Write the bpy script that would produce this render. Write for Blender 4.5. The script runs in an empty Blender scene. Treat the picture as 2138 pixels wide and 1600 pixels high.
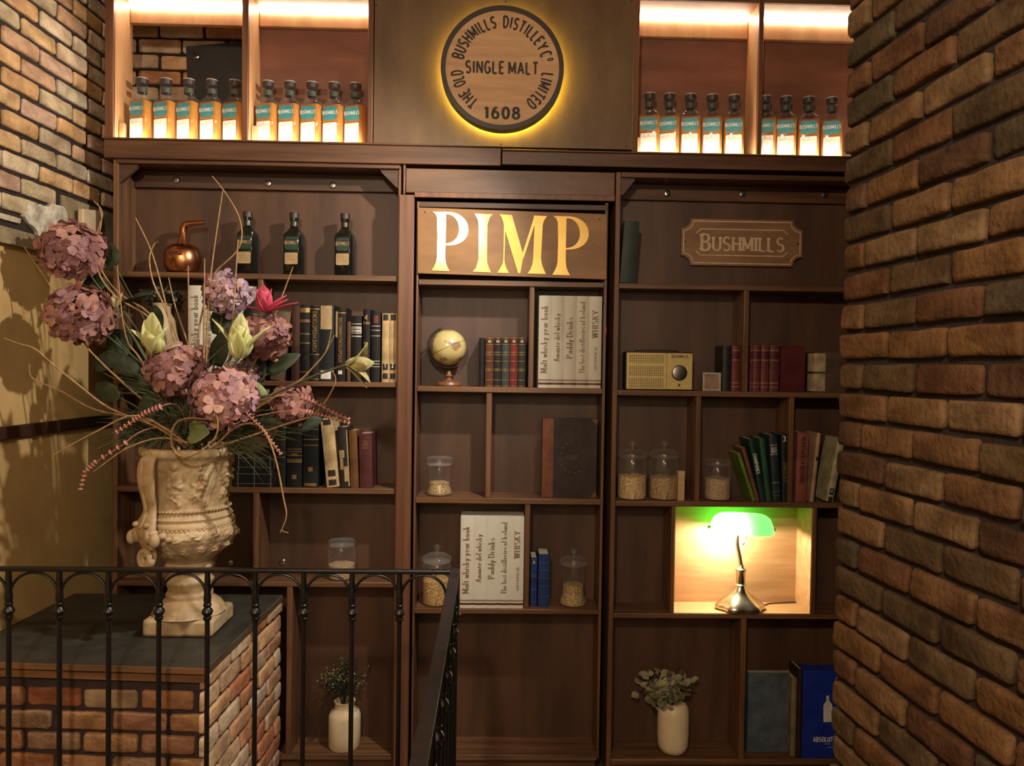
import bpy, bmesh, math, random
from mathutils import Vector, Matrix, noise
R = random.Random(7)
SC = bpy.context.scene
COL = SC.collection
PI = math.pi

# ------------------------------------------------------------------ camera
F, CX, CY = 1544.0, 1069.0, 800.0
ROLL, PITCH, YAW = 0.0143, -0.0215, 0.0254
CAM = Vector((0, 0, 1.68))
def ray(px, py):
    u = (px - CX) / F; v = -(py - CY) / F
    c, s = math.cos(ROLL), math.sin(ROLL)
    u, v = c*u - s*v, s*u + c*v
    x, y, z = u, 1.0, v
    c, s = math.cos(PITCH), math.sin(PITCH)
    y, z = c*y - s*z, s*y + c*z
    c, s = math.cos(YAW), math.sin(YAW)
    x, y = c*x + s*y, -s*x + c*y
    return Vector((x, y, z))
def W(px, py, Y=3.0):
    r = ray(px, py)
    return CAM + r * (Y / r.y)
def X(px, py=765, Y=3.0): return W(px, py, Y).x
def Z(py, px=1060, Y=3.0): return W(px, py, Y).z
def S(px, Y=3.0): return px * Y / F

fw = ray(CX, CY); rt = ray(CX + F, CY) - fw; up = ray(CX, CY - F) - fw
cd = bpy.data.cameras.new('camera'); cam = bpy.data.objects.new('camera', cd); COL.objects.link(cam)
cd.sensor_width = 36; cd.lens = 36 * F / 2138; cd.clip_start = 0.05
cam.matrix_world = Matrix(((rt.x, up.x, -fw.x, CAM.x), (rt.y, up.y, -fw.y, CAM.y), (rt.z, up.z, -fw.z, CAM.z), (0, 0, 0, 1)))
SC.camera = cam
SC.view_settings.view_transform = 'Standard'; SC.view_settings.look = 'None'
SC.view_settings.gamma = 1; SC.view_settings.exposure = 0.0; SC.view_settings.use_curve_mapping = False
SC.cycles.max_bounces = 8; SC.cycles.transparent_max_bounces = 16
SC.cycles.sample_clamp_indirect = 3.0; SC.cycles.caustics_reflective = False; SC.cycles.caustics_refractive = False

# ------------------------------------------------------------------ world and room lights
wd = bpy.data.worlds.new('world'); SC.world = wd; wd.use_nodes = True
wd.node_tree.nodes['Background'].inputs[0].default_value = (1.0, 0.85, 0.7, 1)
wd.node_tree.nodes['Background'].inputs[1].default_value = 0.045
def light(name, kind, loc, energy, col, size=0.06, target=None, angle=60, blend=0.4, sx=None, sy=None):
    l = bpy.data.lights.new(name, kind); l.energy = energy; l.color = col
    if kind in ('POINT', 'SPOT'): l.shadow_soft_size = size
    if kind == 'SPOT': l.spot_size = math.radians(angle); l.spot_blend = blend
    if kind == 'AREA':
        l.shape = 'RECTANGLE'; l.size = sx; l.size_y = sy
    o = bpy.data.objects.new(name, l); COL.objects.link(o); o.location = loc
    if target is not None:
        o.rotation_euler = (Vector(target) - Vector(loc)).to_track_quat('-Z', 'Y').to_euler()
    return o
light('room_lamp', 'POINT', (-0.37, -0.6, 2.87), 152, (1.0, 0.85, 0.66), 0.07)
light('ceiling_spot', 'SPOT', (0.42, 2.0, 2.78), 150, (1.0, 0.92, 0.81), 0.03, (-1.35, 2.6, 1.45), 100, 0.5)
light('fill_light', 'POINT', (0.4, -0.5, 2.05), 26, (1.0, 0.86, 0.70), 0.25)  # added soft fill, stands for no lamp of the room

# ------------------------------------------------------------------ materials
def lin(c): return tuple(((x/255)/12.92 if x/255 <= 0.04045 else ((x/255+0.055)/1.055)**2.4) for x in c)
MATS = {}
def mat(name, col, rough=0.5, metal=0.0, var=0.15, scale=(8, 8, 8), detail=4, bump=0.0, bscale=60, coat=0.0,
        col2=None, isl=None, spec=0.5, ramp=(0.35, 0.7), coord='Object', emit=None, estr=0, transl=0.0, alpha=1.0):
    """procedural principled material: noise-varied colour, optional per-island palette and bump"""
    if name in MATS: return MATS[name]
    m = bpy.data.materials.new(name); m.use_nodes = True; MATS[name] = m
    nt = m.node_tree; N = nt.nodes; L = nt.links
    b = N['Principled BSDF']; out = N['Material Output']
    b.inputs['Roughness'].default_value = rough; b.inputs['Metallic'].default_value = metal
    b.inputs['Specular IOR Level'].default_value = spec
    b.inputs['Coat Weight'].default_value = coat; b.inputs['Coat Roughness'].default_value = 0.2
    c1 = lin(col); c2 = lin(col2) if col2 else tuple(x*(1-var*2) for x in c1)
    tc = N.new('ShaderNodeTexCoord'); mp = N.new('ShaderNodeMapping'); mp.inputs['Scale'].default_value = scale
    L.new(tc.outputs[coord], mp.inputs['Vector'])
    nz = N.new('ShaderNodeTexNoise'); nz.inputs['Scale'].default_value = 1.0; nz.inputs['Detail'].default_value = detail
    nz.inputs['Roughness'].default_value = 0.6
    L.new(mp.outputs[0], nz.inputs['Vector'])
    rp = N.new('ShaderNodeValToRGB'); rp.color_ramp.elements[0].position = ramp[0]; rp.color_ramp.elements[1].position = ramp[1]
    rp.color_ramp.elements[0].color = (*c2, 1); rp.color_ramp.elements[1].color = (*c1, 1)
    L.new(nz.outputs['Fac'], rp.inputs[0]); co = rp.outputs[0]
    if isl:
        g = N.new('ShaderNodeNewGeometry'); ir = N.new('ShaderNodeValToRGB'); ir.color_ramp.interpolation = 'CONSTANT'
        el = ir.color_ramp.elements
        while len(el) < len(isl): el.new(0.5)
        for i, c in enumerate(isl): el[i].position = i/len(isl); el[i].color = (*lin(c), 1)
        L.new(g.outputs['Random Per Island'], ir.inputs[0])
        mx = N.new('ShaderNodeMix'); mx.data_type = 'RGBA'; mx.blend_type = 'MULTIPLY'; mx.inputs[0].default_value = 1.0
        L.new(ir.outputs[0], mx.inputs[6]); L.new(co, mx.inputs[7]); co = mx.outputs[2]
    L.new(co, b.inputs['Base Color'])
    if bump:
        n2 = N.new('ShaderNodeTexNoise'); n2.inputs['Scale'].default_value = bscale; n2.inputs['Detail'].default_value = 6
        L.new(tc.outputs[coord], n2.inputs['Vector'])
        bp = N.new('ShaderNodeBump'); bp.inputs['Strength'].default_value = bump; bp.inputs['Distance'].default_value = 0.01
        L.new(n2.outputs['Fac'], bp.inputs['Height']); L.new(bp.outputs[0], b.inputs['Normal'])
    if emit:
        b.inputs['Emission Color'].default_value = (*lin(emit), 1); b.inputs['Emission Strength'].default_value = estr
    if transl:
        t = N.new('ShaderNodeBsdfTranslucent'); L.new(co, t.inputs['Color'])
        ms = N.new('ShaderNodeMixShader'); ms.inputs[0].default_value = transl
        L.new(b.outputs[0], ms.inputs[1]); L.new(t.outputs[0], ms.inputs[2]); L.new(ms.outputs[0], out.inputs['Surface'])
    return m
def glass(name, tint=(1, 1, 1), refl=1.0, edge=.4):
    if name in MATS: return MATS[name]
    m = bpy.data.materials.new(name); m.use_nodes = True; MATS[name] = m
    nt = m.node_tree; N = nt.nodes; L = nt.links; N.remove(N['Principled BSDF']); out = N['Material Output']
    t = N.new('ShaderNodeBsdfTransparent'); t.inputs[0].default_value = (*tint, 1)
    g = N.new('ShaderNodeBsdfGlossy'); g.inputs['Roughness'].default_value = 0.06; g.inputs[0].default_value = (refl, refl, refl, 1)
    lw = N.new('ShaderNodeLayerWeight'); lw.inputs[0].default_value = .35
    pw = N.new('ShaderNodeMath'); pw.operation = 'POWER'; pw.inputs[1].default_value = 2.2; L.new(lw.outputs['Facing'], pw.inputs[0])
    fr = N.new('ShaderNodeMath'); fr.operation = 'MULTIPLY_ADD'; fr.inputs[1].default_value = edge; fr.inputs[2].default_value = .06; L.new(pw.outputs[0], fr.inputs[0])
    df = N.new('ShaderNodeBsdfDiffuse'); df.inputs[0].default_value = (.75*tint[0], .75*tint[1], .75*tint[2], 1)
    gd = N.new('ShaderNodeMixShader'); gd.inputs[0].default_value = .32; L.new(g.outputs[0], gd.inputs[1]); L.new(df.outputs[0], gd.inputs[2])
    ms = N.new('ShaderNodeMixShader'); L.new(fr.outputs[0], ms.inputs[0]); L.new(t.outputs[0], ms.inputs[1]); L.new(gd.outputs[0], ms.inputs[2])
    L.new(ms.outputs[0], out.inputs['Surface']); return m
def glow(name, col, s):
    if name in MATS: return MATS[name]
    m = bpy.data.materials.new(name); m.use_nodes = True; MATS[name] = m
    nt = m.node_tree; N = nt.nodes; N.remove(N['Principled BSDF'])
    e = N.new('ShaderNodeEmission'); e.inputs[0].default_value = (*col, 1); e.inputs[1].default_value = s
    nt.links.new(e.outputs[0], N['Material Output'].inputs['Surface']); return m

WD, WD2 = (120, 84, 55), (80, 53, 34)
wood_h = mat('wood_shelf', WD, 0.42, var=.2, scale=(2.2, 30, 55), col2=WD2, bump=.06, bscale=25, spec=.45)
wood_v = mat('wood_post', WD, 0.42, var=.2, scale=(55, 30, 2.2), col2=WD2, bump=.06, bscale=25, spec=.45)
wood_beam = mat('wood_beam', (100, 66, 44), 0.4, scale=(2.2, 30, 40), col2=(70, 45, 30), bump=.06, bscale=25, spec=.45)
wood_red = mat('wood_plank', (118, 76, 50), 0.42, scale=(50, 30, 1.6), col2=(86, 52, 34), bump=.05, bscale=25)
wood_back = mat('wood_back_panel', (88, 59, 40), 0.5, scale=(9, 9, 1.3), col2=(62, 40, 28), bump=.04, bscale=40)
wood_pan = mat('wood_fascia', (106, 80, 52), 0.45, scale=(7, 7, 2.0), col2=(84, 60, 38), bump=.05, bscale=60)
wood_head = mat('wood_header', (112, 80, 54), 0.4, scale=(2.0, 20, 18), col2=(80, 52, 34), bump=.05, bscale=30)
wood_lit = mat('wood_niche_lit', (204, 156, 108), 0.5, scale=(12, 12, 2), col2=(176, 128, 86), bump=.03)  # niche interiors paler than their posts: strip light put into the colour
wood_nback = mat('wood_niche_back', (132, 84, 62), 0.55, scale=(2, 9, 9), col2=(96, 60, 46), bump=.03)
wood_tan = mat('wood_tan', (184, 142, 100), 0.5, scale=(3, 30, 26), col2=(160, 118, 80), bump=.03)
wood_dark = mat('wood_dark', (82, 56, 40), 0.5, scale=(3, 30, 40), col2=(60, 40, 28))
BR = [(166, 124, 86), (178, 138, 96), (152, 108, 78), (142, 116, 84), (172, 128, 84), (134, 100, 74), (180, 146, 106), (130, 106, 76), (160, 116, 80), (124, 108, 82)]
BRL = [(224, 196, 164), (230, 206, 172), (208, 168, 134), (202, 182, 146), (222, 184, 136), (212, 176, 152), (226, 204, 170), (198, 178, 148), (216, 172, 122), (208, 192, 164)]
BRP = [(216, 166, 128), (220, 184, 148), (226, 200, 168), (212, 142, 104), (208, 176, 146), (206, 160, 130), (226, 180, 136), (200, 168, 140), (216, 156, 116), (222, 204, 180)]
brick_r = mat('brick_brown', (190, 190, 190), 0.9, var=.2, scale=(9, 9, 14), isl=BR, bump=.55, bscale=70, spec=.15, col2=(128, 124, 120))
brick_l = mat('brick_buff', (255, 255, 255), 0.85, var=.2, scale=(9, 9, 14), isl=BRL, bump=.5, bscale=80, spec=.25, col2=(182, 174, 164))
brick_dim = mat('brick_plinth_front_dim', (200, 190, 180), 0.85, var=.2, scale=(11, 11, 16), isl=BRP, bump=.4, bscale=80, spec=.2, col2=(140, 128, 118))  # dimmed copy of the plinth bricks, for the less lit front
brick_lit = mat('brick_plinth', (255, 255, 255), 0.8, var=.2, scale=(11, 11, 16), isl=BRP, bump=.4, bscale=80, spec=.25, col2=(186, 176, 168))  # bright copy of the plinth bricks, light put into the colour
mortar = mat('mortar_dark', (46, 34, 30), 0.95, bump=.5, bscale=120, scale=(30, 30, 30))
mortar_p = mat('mortar_purple', (58, 44, 42), 0.95, bump=.5, bscale=120, scale=(30, 30, 30))
plaster = mat('plaster_yellow', (190, 158, 102), 0.8, scale=(3, 3, 3), col2=(172, 140, 88), bump=.08, bscale=30)
concrete = mat('concrete_ledge', (150, 132, 100), 0.9, scale=(12, 12, 12), col2=(110, 94, 70), bump=.5, bscale=50)
gypsum = mat('gypsum_white', (216, 206, 184), 0.9, scale=(20, 20, 20), col2=(150, 140, 122), bump=.6, bscale=60)
black = mat('black_iron', (26, 22, 22), 0.38, .3, scale=(20, 20, 20), bump=.08, bscale=90, spec=.6)
slate = mat('slate_top', (62, 60, 52), 0.5, scale=(14, 14, 14), col2=(44, 44, 40), bump=.1)
darkbrown = mat('dado_brown', (58, 38, 30), 0.4, scale=(3, 3, 3))
blackboard = mat('blackboard', (50, 48, 48), 0.6, scale=(10, 10, 10))
steel = mat('steel', (190, 184, 174), 0.25, 1.0, scale=(20, 20, 20))
gold = mat('gold_mirror', (252, 226, 158), 0.10, 1.0, scale=(3, 3, 16), col2=(240, 208, 130), bump=.03, bscale=8)
ink = mat('ink_black', (34, 26, 24), 0.6, scale=(30, 30, 30))
white_ink = mat('ink_white', (226, 222, 210), 0.6, scale=(30, 30, 30))
gold_ink = mat('ink_gold', (158, 130, 80), 0.35, .6, scale=(60, 60, 60))
silver_ink = mat('ink_silver', (176, 176, 166), 0.35, .5, scale=(60, 60, 60))
paper = mat('paper', (206, 190, 158), 0.9, scale=(2, 2, 300), col2=(160, 142, 112))
ring_dark = mat('ring_dark', (50, 42, 36), 0.5, scale=(12, 12, 12))
sign_wood = mat('sign_plywood', (208, 166, 122), 0.55, scale=(3, 3, 30), col2=(182, 138, 96), bump=.03)

# ------------------------------------------------------------------ mesh builder
class MB:
    def __init__(s): s.v = []; s.f = []; s.m = []
    def add(s, vs, fs, mi=0, M=None):
        o = len(s.v)
        s.v += [(M @ Vector(v)) if M is not None else Vector(v) for v in vs]
        s.f += [tuple(i + o for i in f) for f in fs]; s.m += [mi] * len(fs)
        return s
    def box(s, x0, x1, y0, y1, z0, z1, mi=0, M=None):
        return s.add([(x0,y0,z0),(x1,y0,z0),(x1,y1,z0),(x0,y1,z0),(x0,y0,z1),(x1,y0,z1),(x1,y1,z1),(x0,y1,z1)],
              [(3,2,1,0),(4,5,6,7),(0,1,5,4),(1,2,6,5),(2,3,7,6),(3,0,4,7)], mi, M)
    def loft(s, secs, mi=0, M=None, cap=True, closed=True):
        n = len(secs[0]); vs = [p for sec in secs for p in sec]; fs = []
        for i in range(len(secs)-1):
            for j in range(n if closed else n-1):
                k = (j+1) % n
                fs.append((i*n+j, i*n+k, (i+1)*n+k, (i+1)*n+j))
        if cap:
            fs.append(tuple(range(n-1, -1, -1))); fs.append(tuple((len(secs)-1)*n + j for j in range(n)))
        return s.add(vs, fs, mi, M)
    def lathe(s, prof, c=(0, 0, 0), seg=32, mi=0, M=None, cap=True, sx=1, sy=1):
        return s.loft([[(c[0]+r*sx*math.cos(2*PI*j/seg), c[1]+r*sy*math.sin(2*PI*j/seg), c[2]+z) for j in range(seg)] for r, z in prof], mi, M, cap)
    def tube(s, pts, r, seg=6, mi=0, M=None):
        pts = [Vector(p) for p in pts]; n = len(pts)
        rs = r if isinstance(r, (list, tuple)) else [r]*n
        t0 = (pts[1]-pts[0]).normalized()
        a = t0.cross(Vector((0, 0, 1)));
        if a.length < .1: a = t0.cross(Vector((1, 0, 0)))
        a.normalize(); secs = []
        for i in range(n):
            t = (pts[min(i+1, n-1)] - pts[max(i-1, 0)]).normalized()
            a = (a - t*a.dot(t)).normalized(); b = t.cross(a)
            secs.append([pts[i] + (a*math.cos(2*PI*j/seg) + b*math.sin(2*PI*j/seg))*rs[i] for j in range(seg)])
        return s.loft(secs, mi, M)
    def ball(s, c, r, seg=12, mi=0, M=None):
        if not isinstance(r, (tuple, list)): r = (r, r, r)
        k = max(4, seg//2)
        return s.loft([[(c[0]+r[0]*math.sin(max(.02, PI*i/k) if i < k else PI-.02)*math.cos(2*PI*j/seg),
                         c[1]+r[1]*math.sin(max(.02, PI*i/k) if i < k else PI-.02)*math.sin(2*PI*j/seg),
                         c[2]-r[2]*math.cos(PI*i/k)) for j in range(seg)] for i in range(k+1)], mi, M)
    def prism(s, poly, y0, y1, mi=0, M=None, mi2=None):
        """poly of (x, z), extruded along y"""
        n = len(poly)
        s.add([(x, y0, z) for x, z in poly] + [(x, y1, z) for x, z in poly], [tuple(range(n)), tuple(range(2*n-1, n-1, -1))], mi, M)
        return s.add([(x, y0, z) for x, z in poly] + [(x, y1, z) for x, z in poly],
              [(j, j+n, (j+1) % n + n, (j+1) % n) for j in range(n)], mi if mi2 is None else mi2, M)
    def build(s, name, mats, parent=None, smooth=0.6, bevel=0, loc=None):
        me = bpy.data.meshes.new(name)
        off = ORG[parent] if parent is not None else (Vector(loc) if loc is not None else Vector((0, 0, 0)))
        me.from_pydata([v - off for v in s.v], [], s.f)
        if not isinstance(mats, (list, tuple)): mats = [mats]
        for m in mats: me.materials.append(m)
        me.polygons.foreach_set('material_index', s.m); 
        bm = bmesh.new(); bm.from_mesh(me); bmesh.ops.recalc_face_normals(bm, faces=bm.faces); bm.to_mesh(me); bm.free()
        if smooth:
            me.polygons.foreach_set('use_smooth', [True]*len(me.polygons)); me.set_sharp_from_angle(angle=smooth)
        me.update()
        o = bpy.data.objects.new(name, me); COL.objects.link(o)
        if parent is not None: o.parent = parent
        elif loc is not None: o.location = loc
        ORG[o] = off
        if bevel:
            b = o.modifiers.new('bevel', 'BEVEL'); b.width = bevel; b.segments = 2; b.limit_method = 'ANGLE'; b.angle_limit = .8
        return o
ORG = {}
def tag(o, label, cat, group=None):
    o['label'] = label; o['category'] = cat
    if group: o['group'] = group
    return o
def thing(name, label, cat, loc, group=None):
    o = bpy.data.objects.new(name, None); COL.objects.link(o); o.location = loc; o.empty_display_size = .05
    ORG[o] = Vector(loc); return tag(o, label, cat, group)
def struct(o): o['kind'] = 'structure'; return o
def dup(root, loc, rz=None, label=None, group=None):
    r = root.copy(); COL.objects.link(r); r.location = loc
    if rz is not None: r.rotation_euler = (0, 0, rz)
    if label: r['label'] = label
    if group: r['group'] = group
    for ch in list(root.children):
        c = ch.copy(); COL.objects.link(c); c.parent = r
        for g in ch.children:
            d = g.copy(); COL.objects.link(d); d.parent = c
    return r

# ------------------------------------------------------------------ stroke lettering
def arc(cx, cy, rx, ry, a0, a1, n=10):
    return [(cx+rx*math.cos(math.radians(a0+(a1-a0)*i/n)), cy+ry*math.sin(math.radians(a0+(a1-a0)*i/n))) for i in range(n+1)]
G = {
 'A': (.62, [[(0,0),(.31,1)],[(.31,1),(.62,0)],[(.12,.33),(.5,.33)]]),
 'B': (.54, [[(0,0),(0,1)],[(0,1),(.24,1)]+arc(.24,.76,.24,.24,90,-90)+[(0,.52)],[(.2,.52),(.26,.52)]+arc(.26,.26,.28,.26,90,-90)+[(0,0)]]),
 'C': (.56, [arc(.3,.5,.3,.5,48,312,14)]),
 'D': (.58, [[(0,0),(0,1)],[(0,1),(.2,1)]+arc(.2,.5,.38,.5,90,-90,12)+[(0,0)]]),
 'E': (.46, [[(0,0),(0,1)],[(0,1),(.46,1)],[(0,.52),(.38,.52)],[(0,0),(.46,0)]]),
 'F': (.46, [[(0,0),(0,1)],[(0,1),(.46,1)],[(0,.52),(.38,.52)]]),
 'G': (.6, [arc(.3,.5,.3,.5,48,345,16),[(.36,.45),(.6,.45)],[(.6,.45),(.6,.1)]]),
 'H': (.56, [[(0,0),(0,1)],[(.56,0),(.56,1)],[(0,.52),(.56,.52)]]),
 'I': (.1, [[(.05,0),(.05,1)]]),
 'K': (.55, [[(0,0),(0,1)],[(.52,1),(0,.42)],[(.17,.6),(.55,0)]]),
 'L': (.44, [[(0,0),(0,1)],[(0,0),(.44,0)]]),
 'M': (.72, [[(0,0),(0,1)],[(0,1),(.36,.15)],[(.36,.15),(.72,1)],[(.72,1),(.72,0)]]),
 'N': (.58, [[(0,0),(0,1)],[(0,1),(.58,0)],[(.58,0),(.58,1)]]),
 'O': (.62, [arc(.31,.5,.31,.5,0,360,20)]),
 'P': (.52, [[(0,0),(0,1)],[(0,1),(.24,1)]+arc(.24,.73,.27,.27,90,-90)+[(0,.46)]]),
 'R': (.55, [[(0,0),(0,1)],[(0,1),(.24,1)]+arc(.24,.74,.26,.26,90,-90)+[(0,.48)],[(.24,.48),(.55,0)]]),
 'S': (.52, [arc(.26,.75,.24,.25,35,270,10)+arc(.26,.25,.26,.25,90,-145,10)]),
 'T': (.56, [[(.28,0),(.28,1)],[(0,1),(.56,1)]]),
 'U': (.56, [[(0,1),(0,.28)]+arc(.28,.28,.28,.28,180,360,10)+[(.56,1)]]),
 'V': (.6, [[(0,1),(.3,0)],[(.3,0),(.6,1)]]),
 'W': (.86, [[(0,1),(.22,0)],[(.22,0),(.43,1)],[(.43,1),(.64,0)],[(.64,0),(.86,1)]]),
 'Y': (.6, [[(0,1),(.3,.48)],[(.6,1),(.3,.48)],[(.3,.48),(.3,0)]]),
 'X': (.56, [[(0,0),(.56,1)],[(0,1),(.56,0)]]),
 '0': (.52, [arc(.26,.5,.26,.5,0,360,20)]),
 '1': (.26, [[(.18,0),(.18,1)],[(.18,1),(0,.8)]]),
 '2': (.5, [arc(.25,.74,.24,.26,165,-25,10)+[(0,0)],[(0,0),(.5,0)]]),
 '3': (.5, [arc(.24,.76,.22,.24,150,-90,10),arc(.24,.26,.25,.26,90,-150,10)]),
 '4': (.54, [[(.4,0),(.4,1)],[(.4,1),(0,.3)],[(0,.3),(.54,.3)]]),
 '6': (.52, [arc(.26,.3,.26,.3,0,360,16),[(.01,.35),(.06,.65),(.2,.9),(.4,1)]]),
 '8': (.52, [arc(.26,.76,.22,.24,0,360,14),arc(.26,.27,.26,.27,0,360,14)]),
 'a': (.42, [arc(.21,.24,.2,.24,0,360,14),[(.41,.5),(.41,0)]]),
 'b': (.42, [[(0,0),(0,1)],arc(.21,.25,.21,.25,0,360,14)]),
 'c': (.38, [arc(.21,.25,.21,.25,50,310,12)]),
 'd': (.42, [[(.42,0),(.42,1)],arc(.21,.25,.21,.25,0,360,14)]),
 'e': (.42, [[(.02,.27),(.42,.27)]+arc(.21,.25,.21,.25,5,310,14)]),
 'f': (.28, [[(.1,0),(.1,.8)]+arc(.24,.8,.14,.2,180,60,6),[(0,.5),(.26,.5)]]),
 'h': (.4, [[(0,0),(0,1)],arc(.2,.3,.2,.2,180,0,8)+[(.4,0)]]),
 'i': (.08, [[(.04,0),(.04,.5)],[(.04,.66),(.04,.76)]]),
 'k': (.4, [[(0,0),(0,1)],[(.36,.5),(0,.2)],[(.12,.3),(.4,0)]]),
 'l': (.08, [[(.04,0),(.04,1)]]),
 'm': (.62, [[(0,0),(0,.5)],arc(.155,.33,.155,.17,180,0,8)+[(.31,0)],arc(.465,.33,.155,.17,180,0,8)+[(.62,0)]]),
 'n': (.4, [[(0,0),(0,.5)],arc(.2,.3,.2,.2,180,0,8)+[(.4,0)]]),
 'o': (.42, [arc(.21,.25,.21,.25,0,360,14)]),
 'r': (.28, [[(0,0),(0,.5)],arc(.2,.3,.2,.2,180,60,6)]),
 's': (.34, [arc(.17,.37,.15,.13,35,270,8)+arc(.17,.13,.17,.12,90,-145,8)]),
 't': (.26, [[(.1,.72),(.1,.1)]+arc(.2,.1,.1,.1,180,300,5),[(0,.5),(.26,.5)]]),
 'u': (.4, [[(0,.5),(0,.2)]+arc(.2,.2,.2,.2,180,360,8)+[(.4,.5)],[(.4,.5),(.4,0)]]),
 'w': (.6, [[(0,.5),(.15,0)],[(.15,0),(.3,.5)],[(.3,.5),(.45,0)],[(.45,0),(.6,.5)]]),
 'y': (.42, [[(0,.5),(.21,0)],[(.42,.5),(.21,0),(.08,-.28)]]),
 '.': (.08, [[(.04,0),(.04,.08)]]),
}
def stroke_quads(pts, wx, wy):
    n = len(pts); L, Rr = [], []
    for i in range(n):
        a = pts[max(i-1, 0)]; b = pts[min(i+1, n-1)]
        dx, dy = b[0]-a[0], b[1]-a[1]; d = math.hypot(dx, dy) or 1
        nx, ny = -dy/d, dx/d
        L.append((pts[i][0]+nx*wx/2, pts[i][1]+ny*wy/2)); Rr.append((pts[i][0]-nx*wx/2, pts[i][1]-ny*wy/2))
    return [(L[i], L[i+1], Rr[i+1], Rr[i]) for i in range(n-1)]
def glyph(ch, wx, wy, serif):
    w, st = G[ch]; q = []
    for s in st:
        q += stroke_quads(s, wx, wy)
        if serif:
            for e, o in ((s[0], s[1]), (s[-1], s[-2])):
                if abs(e[1]-o[1]) > 1.2*abs(e[0]-o[0]) and min(abs(e[1]-k) for k in (0, .5, 1)) < .02:
                    q += stroke_quads([(e[0]-serif-wx/2, e[1]+(wy/2 if e[1] < .3 else -wy/2)), (e[0]+serif+wx/2, e[1]+(wy/2 if e[1] < .3 else -wy/2))], wx, wy)
    return w, q
def text_width(t, wx, sp, xs=1.0):
    return sum((G[c][0] if c != ' ' else .3) + (sp + wx if c != ' ' else 0) for c in t) * xs
def text(mb, t, fn, h, wx=.16, wy=.16, sp=.12, xs=1.0, serif=0, mi=1, align='c', caps=None):
    """fn maps (u, v) in metres to a point; writes t with cap height h"""
    x = {'c': -text_width(t, wx, sp, xs)/2, 'l': 0, 'r': -text_width(t, wx, sp, xs)}[align] * h
    for i, c in enumerate(t):
        if c == ' ': x += .3*xs*h; continue
        k = h * (caps if (caps and i == 0) else 1.0)
        w, qs = glyph(c, wx, wy, serif)
        o0 = fn(x, 0); nr = (fn(x+.001, 0)-o0).cross(fn(x, .001)-o0).normalized()
        for n_, q in enumerate(qs): mb.add([fn(x + (p[0]+wx/2)*xs*k, p[1]*k) + nr*(3e-5*(n_ % 7)) for p in q], [(0, 1, 2, 3)], mi)
        x += (w + wx + sp)*xs*k
def flat(o, u=(1, 0, 0), v=(0, 0, 1)):
    o, u, v = Vector(o), Vector(u), Vector(v)
    return lambda a, b: o + u*a + v*b

# ------------------------------------------------------------------ bricks
def brick(mb, o, u, v, n, l, h, d, mi=0, rr=None):
    """one hand-made brick, l by h on the wall plane, standing d proud of the mortar"""
    rr = rr or R
    j = lambda a: rr.uniform(-a, a)
    r = h*.16; pts = []
    for cx, cy, a0 in ((l-r, r, -90), (l-r, h-r, 0), (r, h-r, 90), (r, r, 180)):
        for k in range(3):
            a = math.radians(a0+45*k); pts.append((cx+r*math.cos(a), cy+r*math.sin(a)))
    # extra points along the long edges so the arrises wander
    out = []
    for i in range(len(pts)):
        a, b = pts[i], pts[(i+1) % len(pts)]; out.append(a)
        if math.hypot(b[0]-a[0], b[1]-a[1]) > h*.5:
            m = 3 if abs(b[0]-a[0]) > h else 1
            for k in range(1, m+1): out.append((a[0]+(b[0]-a[0])*k/(m+1), a[1]+(b[1]-a[1])*k/(m+1)))
    out = [(x+j(h*.022), y+j(h*.03)) for x, y in out]
    cx, cy = l/2, h/2; s1, s2 = h*.05, h*.16
    def ins(p, s): return (p[0]-s*(1 if p[0] > cx else -1)*min(1, abs(p[0]-cx)/(l*.4)), p[1]-s*(1 if p[1] > cy else -1)*min(1, abs(p[1]-cy)/(h*.3)))
    tl, tw = j(.0025), j(.0025)
    def P(p, t): return o + u*p[0] + v*p[1] + n*(t + (tl*(p[0]/l-.5) + tw*(p[1]/h-.5))*2*(t > 0))
    secs = [[P(p, -.004) for p in out], [P(p, d*.55) for p in out], [P(ins(p, s1), d*.9) for p in out], [P(ins(p, s2), d+j(.0012)) for p in out]]
    mb.loft(secs, mi, cap=False)
    nn = len(out); c = P((cx+j(l*.1), cy), d+.001)
    mb.add(secs[-1] + [c], [(i, (i+1) % nn, nn) for i in range(nn)], mi)
    # weld the cap to the body: same island through merge later
def brickwork(mb, o, u, v, n, length, z0, z1, zref, pitch=.0705, bl=.2, joint=.012, d=.012, u0=0.0, hole=None, mi=0, header=.0, seed=3):
    rr = random.Random(seed)
    o, u, v, n = Vector(o), Vector(u), Vector(v), Vector(n)
    k0 = math.floor((z0-zref)/pitch); k1 = math.ceil((z1-zref)/pitch)
    for k in range(k0, k1+1):
        za = zref + k*pitch + joint/2; zb = za + pitch - joint
        za2, zb2 = max(za, z0), min(zb, z1)
        if zb2-za2 < .018: continue
        x = u0 - (bl/2 if k % 2 else 0) - bl*math.ceil(u0/bl+1)
        while x < length:
            a = max(x, 0) + (joint/2 if x > 0 else .0); b = min(x+bl, length) - (joint/2 if x+bl < length else 0)
            a += rr.uniform(-.003, .003) if x > 0 else rr.uniform(-.005, .004)
            if b-a > .025 and not (hole and hole((a+b)/2, (za2+zb2)/2)):
                dz = rr.uniform(-.002, .002)
                brick(mb, o + u*a + v*(za2+dz), u, v, n, b-a, zb2-za2, d*rr.uniform(.75, 1.2), mi, rr)
            x += bl
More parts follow.
